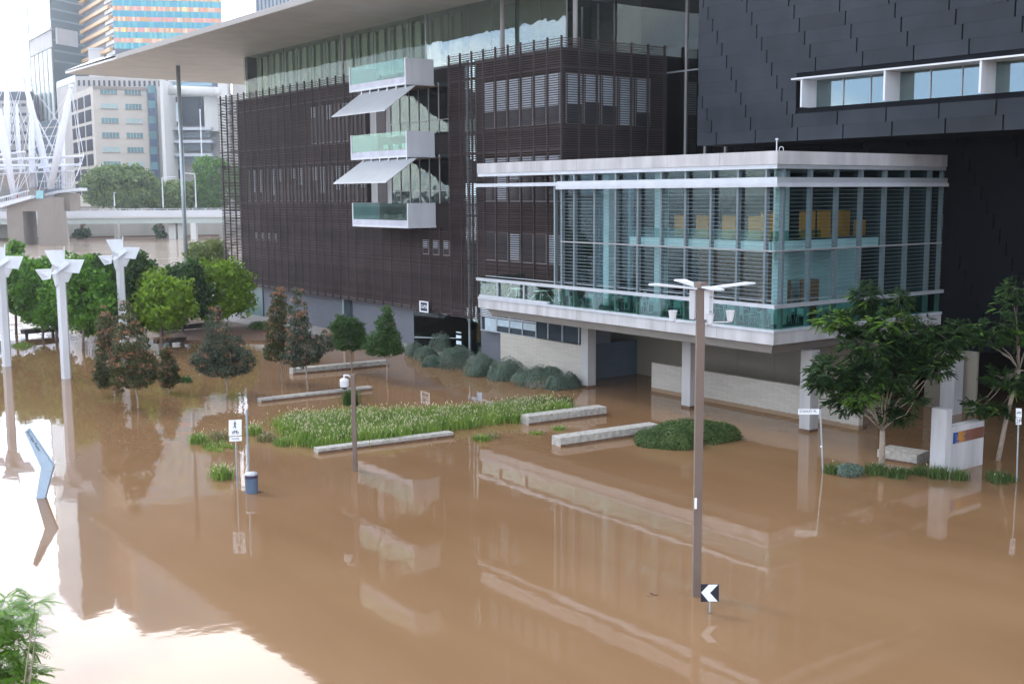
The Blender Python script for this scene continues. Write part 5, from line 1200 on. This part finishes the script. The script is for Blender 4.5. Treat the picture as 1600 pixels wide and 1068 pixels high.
plate([(-40, 326), (0, 319), (48, 305)], -9, .9, 5, 'deck'); plate([(66, 303), (90, 297.5), (124, 293.5)], 2, .8, 6, 'deck'); plate([(-40, 276), (0, 271), (104, 265.5)], -2, .25, 6, 'canopy')
plate([(-40, 317), (0, 310), (46, 297)], -9.2, .15, .15, 'deck_rail'); plate([(68, 294), (90, 289), (112, 286)], 1.8, .15, .15, 'deck_rail')
b = MB(); random.seed(8); q = None
for (x0, y0), ends in (((111, 137), [(20, 290), (45, 300), (60, 300), (126, 258), (131, 244), (92, 250)]), ((37, 120), [(-10, 260), (0, 300), (70, 260), (99, 200), (60, 300)]), ((10, 126), [(-20, 200), (30, 262), (50, 250), (45, 300)]), ((49, 168), [(10, 240), (25, 305), (99, 262), (85, 240)]), ((131, 244), [(99, 290), (112, 292), (120, 275)]), ((26, 162), [(5, 240), (60, 250)]), ((22, 309), [(60, 250), (40, 237), (45, 262)]), ((80, 295), [(62, 246), (104, 258)])):
    for (x1, y1) in ends: b.tube(far(x0, y0, D0-4), far(x1, y1, D0-4+random.uniform(-3, 6)), .09, n=5, cap=False)
b.build('cables', WM, kb)
b = MB()
for k in range(12): x = 70+3.8*k; b.tube(far(x, 296-k*.3, D0+2), far(x-1.5+k*.2, 268-k*.2, D0+2), .07, n=5, cap=False)
b.build('hangers', WM, kb)
b = MB()
for k in range(14): x = -2+3.4*k; b.tube(far(x, 318-k*.95, D0-9), far(x+1, 309-k*.95, D0-9), .07, n=5, cap=False)
b.build('hangers', WM, kb)
def fblock(px0, y0, px1, y1, d, th, m_, nm, par):
    a, c_ = far(px0, y0, d), far(px1, y1, d); b = MB(); zt, zb = max(a[2], c_[2]), min(a[2], c_[2])
    b.prism([tuple(p[:2]) for p in (a, c_, c_+EF*th, a+EF*th)], zb, zt); return b.build(nm, m_, par)
fblock(10, 330, 38.5, 385, 318, 9, MT['stone'], 'pier_leg', kb); fblock(58, 330, 87, 385, 318, 9, MT['stone'], 'pier_leg', kb)
fblock(10, 309, 82, 330.2, 318.05, 8.8, MT['stone'], 'pier_crossbeam', kb); fblock(38, 293, 56, 309.2, 320, 6, MT['stone'], 'pier_head', kb); fblock(84, 302, 110, 330, 328, 8, MT['stone'], 'rear_pier', kb)
fblock(56, 298, 67.5, 310.5, 317.5, .3, mat('pale teal glass screen', (.25, .50, .55), .3), 'glass_screen', kb)
fblock(0, 273, 40, 293, 345, 5, MT['stone'], 'abutment', kb)
# people on the bridge: one continuous skinned body each, a few pixels tall
def person(P, shirt, label):
    me = bpy.data.meshes.new('person'); J = [(0, 0, .95), (0, 0, 1.2), (0, 0, 1.42), (0, 0, 1.52), (0, 0, 1.68), (-.2, 0, 1.4), (-.27, .05, 1.12), (-.28, -.1, .88), (.2, 0, 1.4), (.27, .05, 1.12), (.28, -.1, .88), (-.1, 0, .88), (-.12, -.08, .5), (-.12, .0, .05), (.1, 0, .88), (.13, .12, .5), (.14, .2, .08), (-.12, -.14, .03), (.14, .06, .04)]
    E_ = [(0, 1), (1, 2), (2, 3), (3, 4), (2, 5), (5, 6), (6, 7), (2, 8), (8, 9), (9, 10), (0, 11), (11, 12), (12, 13), (0, 14), (14, 15), (15, 16), (13, 17), (16, 18)]
    Rr_ = [.14, .15, .16, .07, .11, .07, .05, .04, .07, .05, .04, .1, .075, .05, .1, .075, .05, .045, .045]
    me.from_pydata(J, E_, []); o = bpy.data.objects.new('person', me); COL.objects.link(o)
    sk = o.modifiers.new('skin', 'SKIN')
    for i, r in enumerate(Rr_): me.skin_vertices[0].data[i].radius = (r, r*.75 if i not in (4,) else r)
    me.skin_vertices[0].data[0].use_root = True; o.modifiers.new('sub', 'SUBSURF').levels = 1
    me.materials.append(shirt); o.location = tuple(P); tag(o, label, 'person'); return o
mp_ = [mat('red shirt', (.4, .05, .04), .8), mat('navy clothing', (.03, .04, .12), .8), mat('grey clothing', (.2, .2, .22), .8)]
for (x, y, dd, k, lb) in ((27, 311.5, -8, 0, 'person in red walking on the lower left bridge deck'), (10, 315.5, -8, 1, 'person in navy on the bridge deck at the far left'), (60.5, 298, -4, 1, 'person in dark clothes standing on the pier beside the pale glass screen'), (38, 308.5, -8, 2, 'person in grey at the end of the lower left bridge deck')):
    q = far(x, y+1.5, D0+dd); person(q, mp_[k], lb)

# ------------------------------------------------------------------ city
def tower(name, label, plan, ztop_px, m_, z0=5.6, cat='building'):
    P_ = [fpt(x, d) for x, d in plan]; zt = far(*ztop_px)[2]
    t = thing(name, label, cat, (P_[0][0], P_[0][1], z0)); b = MB(); b.prism([tuple(p[:2]) for p in P_], z0, zt); b.build('wall', m_, t); return t, zt
def facepatch(par, nm, m_, A, B, u0, u1, z0, z1, proud=.15, th=.1):
    """rectangle on the vertical face A-B (seen from outside), u in 0..1 along it"""
    A = np.array(A); B = np.array(B); d = B-A; n = _n(np.array([d[1], -d[0], 0.])); n = n if np.dot(n, -EF) > 0 else -n
    p, q = A+d*u0, A+d*u1; b = MB(); b.slab([(*(p+n*proud)[:2], z0), (*(q+n*proud)[:2], z0), (*(q+n*proud)[:2], z1), (*(p+n*proud)[:2], z1)], -n*th); return b.build(nm, m_, par)
def zpx(px, py, d): return float(far(px, py, d)[2])
# beige office block
D1, D2 = 424., 432.
t, zt = tower('beige_office_block', 'beige precast office block with rows of teal strip windows behind the fig tree', [(153, D1), (237, D2), (262, 470), (117, 462)], (153, 135, D1), MT['beige'])
A, B = fpt(153, D1), fpt(237, D2)
for r in range(7):
    y0 = 137.5+22.6*r+2
    for (x0, x1) in ((164, 190), (202, 227)):
        u0, u1 = (x0-153)/84., (x1-153)/84.; w_ = facepatch(t, 'window', MT['tealglass'] if (r+x0) % 3 else mat('pale teal pane', (.30, .42, .42), .4), A, B, u0, u1, zpx(195, y0+8, 428), zpx(195, y0, 428))
        for q_ in range(1, 5): facepatch(w_, 'pane_mullion', MT['beige'], A, B, u0+(u1-u0)*q_/5-.004, u0+(u1-u0)*q_/5+.004, zpx(195, y0+7.9, 428), zpx(195, y0+.1, 428), .3, .14)
        facepatch(w_, 'sill', MT['stone'], A, B, u0-.01, u1+.01, zpx(195, y0+9.3, 428), zpx(195, y0+8.1, 428), .35, .3)
facepatch(t, 'parapet', MT['stone'], A, B, 0, 1, zt-.9, zt+.2, .5, .4)
A2, B2 = fpt(153, D1), fpt(117, 462)
for r in range(7):
    for c_ in range(3):
        u0 = .10+.30*c_; zc = zt-2.4-5.35*r; facepatch(t, 'window', mat('matt dark window', (.02, .025, .04), .8, spec=.1) if r+c_ == 0 else bpy.data.materials['matt dark window'], A2, B2, u0, u0+.24, zc-4.2, zc)
# teal glass strip and white framed block
t, _z = tower('teal_glass_strip', 'narrow teal and navy glass stair strip between beige block and white framed block', [(237.5, 431), (249, 432), (252, 450), (240, 450)], (240, 133, 431), MT['tealglass'])
A, B = fpt(237.5, 431), fpt(249, 432)
for r in range(6): facepatch(t, 'window_band', mat('navy glass', (.03, .05, .12), .2) if r == 0 else bpy.data.materials['navy glass'], A, B, .05, .95, zpx(243, 157+24*r, 431), zpx(243, 145+24*r, 431))
t = thing('white_framed_block', 'white framed civic block with recessed dark glass hall and glass balconies', 'building', fpt(300, 440, 5.6))
fblock(249, 124, 262.5, 325, 428, 20, MT['citywhite'], 'frame_column', t); fblock(262, 150, 352, 325, 446, 14, MT['slabgrey'], 'wall', t)
fblock(262.6, 152, 318, 196, 444, 1, MT['darkglass'], 'hall_glazing', t); fblock(268, 160, 283, 190, 443.5, .3, MT['blind'], 'hall_screen', t)
fblock(318, 146, 358, 205, 440, 6, MT['citywhite'], 'frame_panel', t); fblock(340, 128, 362, 330, 436, 6, MT['citywhite'], 'frame_column', t); fblock(362.2, 118, 440, 330, 438, 10, MT['slabgrey'], 'side_wing', t)
b = MB(); p, q = far(263, 141, 436), far(338, 143.5, 436); b.tube(p, q, 1.75, n=16); b.lathe(q-up*1.7, [(.3, 0), (1.5, .6), (1.7, 1.7), (1.5, 2.8), (.3, 3.4)], 14); b.build('round_beam', MT['citywhite'], t, smooth=True)
fblock(262.6, 127, 330, 134, 442, 1, mat('blue clerestory glass', (.28, .45, .55), .2), 'clerestory', t); fblock(262, 120, 345, 127, 441, 8, MT['citywhite'], 'roof', t)
for k, y in enumerate((199, 219, 240)):
    fblock(262.6, y, 330, y+4, 438+k*.1, 6, MT['alu'], 'balcony_slab', t); fblock(264, y+5, 329, y+16, 443.2, .3, mat('grey balcony glass', (.20, .25, .28), .3) if k == 0 else bpy.data.materials['grey balcony glass'], 'balcony_glazing', t)
fblock(263, 265, 285, 300, 443.2, .3, MT['darkglass'], 'ground_glazing', t)
fp = thing('flag_pole', 'thin pale pole rising in front of the white framed block', 'pole', fpt(317, 400, 5.6)); b = MB(); q = fpt(317.5, 400, 5.5); b.tube(q, (q[0], q[1], zpx(317, 173, 400)), .28, .2); b.build('pole', MT['white'], fp)
b = MB(); b.lathe((q[0], q[1], zpx(317, 173, 400)), [(.25, 0), (.3, .2), (.1, .5)], 8); b.build('finial', MT['white'], fp)
# pale podium block behind the roof tip
t, _z = tower('pale_podium', 'pale flat roofed podium with louvred top storey behind the roof tip', [(97, 500), (128, 470), (262, 475), (262, 520), (100, 540)], (150, 119, 470), MT['slabgrey'])
A, B = fpt(128, 470), fpt(262, 475)
for k in range(17): facepatch(t, 'window', MT['darkglass'], A, B, .02+.058*k, .045+.058*k, zpx(190, 134, 470), zpx(190, 125, 470))
A, B = fpt(97, 500), fpt(128, 470); facepatch(t, 'louvre_band', MT['blind'], A, B, .05, .98, zpx(110, 131, 480), zpx(110, 121, 480))
t, _z = tower('pale_plant_block', 'pale windowless plant block rising behind the roof', [(149, 520), (240, 524), (240, 560), (149, 560)], (150, 77, 520), MT['citywhite'])
facepatch(t, 'coping', MT['alu'], fpt(149, 520), fpt(240, 524), 0, 1, _z-.3, _z+.6, .4, .3)
# left glass tower
t, zt = tower('dark_glass_tower', 'tall glass tower with pale reflecting left face and dark green right face', [(95, 548), (146, 570), (150, 610), (58, 590)], (95, -330, 548), mat('dark green tower glass', (.035, .07, .07), .8, var=.3, scale=.03, spec=.2))
A, B = fpt(95, 548), fpt(60, 588)
facepatch(t, 'bright_curtain_wall', mat('pale sky reflection', (.50, .66, .72), .15, var=.06, scale=.05), A, B, 0.02, .98, zpx(95, 44, 548), zt)  # bright sky reflection put into the pale glass colour
for k in range(8): facepatch(t, 'mullion', MT['galv'], A, B, .02+.12*k, .035+.12*k, zpx(95, 44, 548), zt, .35)
facepatch(t, 'pale_ledge', MT['citywhite'], A, B, -.03, 1.0, zpx(95, 47, 548), zpx(95, 43.5, 548), 1.2, 1)
facepatch(t, 'plant_band', MT['slabgrey'], A, B, 0, .98, zpx(95, 73, 548), zpx(95, 47.2, 548), .3)
for k in range(5): facepatch(t, 'pale_fin', MT['citywhite'], A, B, .04+.19*k, .11+.19*k, 5.6, zpx(95, 75, 548), .5, .4)
for k in range(5): facepatch(t, 'dark_glazing', MT['tealglass'], A, B, .115+.19*k, .225+.19*k, 5.6, zpx(95, 75, 548), .2)
A, B = fpt(95, 548), fpt(146, 570)
facepatch(t, 'grey_panel', MT['slabgrey'], A, B, .12, .72, zpx(120, 72, 558), zpx(120, 47, 558), .8, .6); facepatch(t, 'pale_edge', MT['citywhite'], A, B, .08, .11, zpx(120, 72, 558), zpx(120, 47, 558), .9, .6)
for k in range(26): facepatch(t, 'floor_reflection_band', mat('grey green reflection', (.10, .15, .15), .3) if k == 0 else bpy.data.materials['grey green reflection'], A, B, .02, .98, zpx(120, 97-16*k+3, 558), zpx(120, 97-16*k, 558))  # reflections on the dark glass painted as a band per floor
# colourful tower
t, zt = tower('colourful_tower', 'colourful office tower with teal glass floors and orange and pink spandrel stripes', [(190, 505), (357, 513), (357, 560), (144, 552)], (190, -345, 505), mat('tower core', (.08, .10, .14), .5))
A, B = fpt(190, 505), fpt(357, 513)
tm = [mat('teal a', (.05, .32, .44), .4, spec=.2), mat('teal b', (.10, .40, .46), .4, spec=.2), mat('teal c', (.18, .48, .48), .4, spec=.2)]
om = [mat('orange a', (.62, .28, .11), .5), mat('peach', (.70, .42, .25), .5), mat('pink', (.66, .28, .27), .5), mat('straw', (.72, .58, .33), .5), mat('tan', (.50, .30, .18), .5), mat('yellow', (.95, .68, .16), .5)]
FH = 16.7; d_ = B-A; n_ = _n(np.array([d_[1], -d_[0], 0.])); n_ = n_ if np.dot(n_, -EF) > 0 else -n_
random.seed(12)
for k in range(25):
    yt = 62-FH*k
    g_ = MB(); s_ = MB(); NC = 46
    zg0, zg1 = zpx(190, yt+14, 505), zpx(190, yt+4.4, 505); zs0, zs1 = zg1+.02, zpx(190, yt-2.6, 505)
    for c_ in range(NC):
        p, q = A+d_*(c_/NC)+n_*.25, A+d_*((c_+.93)/NC)+n_*.25
        g_.mi = random.choice([0, 1, 1, 2] if k < 2 else [0, 0, 1]); g_.slab([(*p[:2], zg0), (*q[:2], zg0), (*q[:2], zg1), (*p[:2], zg1)], -n_*.2)
        q = A+d_*((c_+.99)/NC)+n_*.25; s_.mi = random.choice([0, 0, 1, 1, 2, 2, 3, 4]) if random.random() > .03 else 5; s_.slab([(*p[:2], zs0), (*q[:2], zs0), (*q[:2], zs1), (*p[:2], zs1)], -n_*.2)
    g_.build('glass_floor_band', tm, t); s_.build('spandrel_stripe', om, t)
A2, B2 = fpt(190, 505), fpt(144, 552)
for k in range(24):
    yt = 75-FH*k; z0_, z1_ = zpx(190, yt+4, 505), zpx(190, yt-1.5, 505)
    facepatch(t, 'orange_balcony', mat('orange soffit', (.60, .34, .12), .5) if k == 0 else bpy.data.materials['orange soffit'], A2, B2, .04, 1.02, z0_, z1_, 1.6, 1.5)
    facepatch(t, 'balcony_end', MT['citywhite'], A2, B2, -.02, .22, z0_-1.6, z0_-.1, .6, .5)
# grey slab block far left
t, zt = tower('grey_slab_block', 'pale grey slab block with window bands behind the bridge masts at far left', [(-60, 560), (61, 560), (64, 600), (-60, 600)], (30, 142, 560), MT['slabgrey'])
A, B = fpt(-60, 560), fpt(61, 560)
facepatch(t, 'dark_top_band', MT['darkglass'], A, B, 0, 1, zt-4.5, zt-.6)
for r in range(6):
    for c_ in range(12): facepatch(t, 'window', MT['darkglass'], A, B, .02+.082*c_, .075+.082*c_, zpx(30, 166.5+14.5*r, 560), zpx(30, 162+14.5*r, 560))
t, zt = tower('orange_brick_tower', 'pale orange tower just showing at the left edge', [(-60, 640), (8, 640), (8, 680), (-60, 680)], (0, 127, 640), mat('pale orange brick', (.60, .45, .34), .8))
facepatch(t, 'coping', MT['citywhite'], fpt(-60, 640), fpt(8, 640), 0, 1, zt-1, zt+.5, .4, .3)
t, zt = tower('blue_grey_tower', 'blue grey tower rising behind the roof edge', [(409, 600), (470, 600), (470, 640), (412, 640)], (440, -40, 600), mat('blue grey tower wall', (.26, .31, .38), .5))
A, B = fpt(409, 600), fpt(470, 600)
for k in range(10): facepatch(t, 'window_column', MT['darkglass'], A, B, .04+.095*k, .08+.095*k, 40, zt-2)
t, zt = tower('dark_mid_block', 'dark blue glazed block between slab block and beige block behind the masts', [(60, 520), (118, 500), (122, 540), (62, 545)], (90, 188, 510), mat('dark blue block', (.09, .13, .16), .4, var=.2, scale=.05))
A, B = fpt(60, 520), fpt(118, 500)
for k in range(7): facepatch(t, 'floor_band', MT['slabgrey'], A, B, .02, .98, zpx(90, 200+14*k, 510), zpx(90, 197.5+14*k, 510))

# unseen blocks added beyond the left edge to darken reflections in the glass
for k, (x0, x1, d, y) in enumerate(((-75, -330, 520, 150), (-350, -620, 470, 60), (-650, -1000, 430, 170), (-1050, -1700, 380, 110))):
    t, zt = tower('unseen_mirror_block', ('added unseen office block nearest beyond the left edge', 'added unseen tall office block second beyond the left edge', 'added unseen lower office block third beyond the left edge', 'added unseen tall long office block farthest beyond the left edge')[k], [(x0, d), (x1, d), (x1, d+40), (x0, d+40)], ((x0+x1)/2, y, d), MT['beige' if k % 2 else 'slabgrey'])
    A, B = fpt(x1, d), fpt(x0, d)
    for r in range(8): facepatch(t, 'window_band', MT['darkglass'], A, B, .03, .97, zt-3.4-5.5*r, zt-1.2-5.5*r)
# ------------------------------------------------------------------ haze
HZ = True
if HZ:
    C_ = [fpt(-2600, -30), fpt(3400, -30)]
    b = MB(); b.box(-900, 1000, -400, 1100, -2.4, 225)
    hm = bpy.data.materials.new('haze air'); hm.use_nodes = True; t = hm.node_tree; t.nodes.clear(); o = t.nodes.new('ShaderNodeOutputMaterial'); v = t.nodes.new('ShaderNodeVolumePrincipled')
    v.inputs['Color'].default_value = (.93, .96, 1, 1); v.inputs['Density'].default_value = .00032; v.inputs['Anisotropy'].default_value = .8
    t.links.new(v.outputs[0], o.inputs['Volume']); tag(b.build('haze', hm), kind='stuff')
scn.cycles.volume_step_rate = 10; scn.cycles.volume_max_steps = 16
scn.cycles.max_bounces = 8; scn.cycles.transparent_max_bounces = 24; scn.cycles.volume_bounces = 0
scn.cycles.use_denoising = True
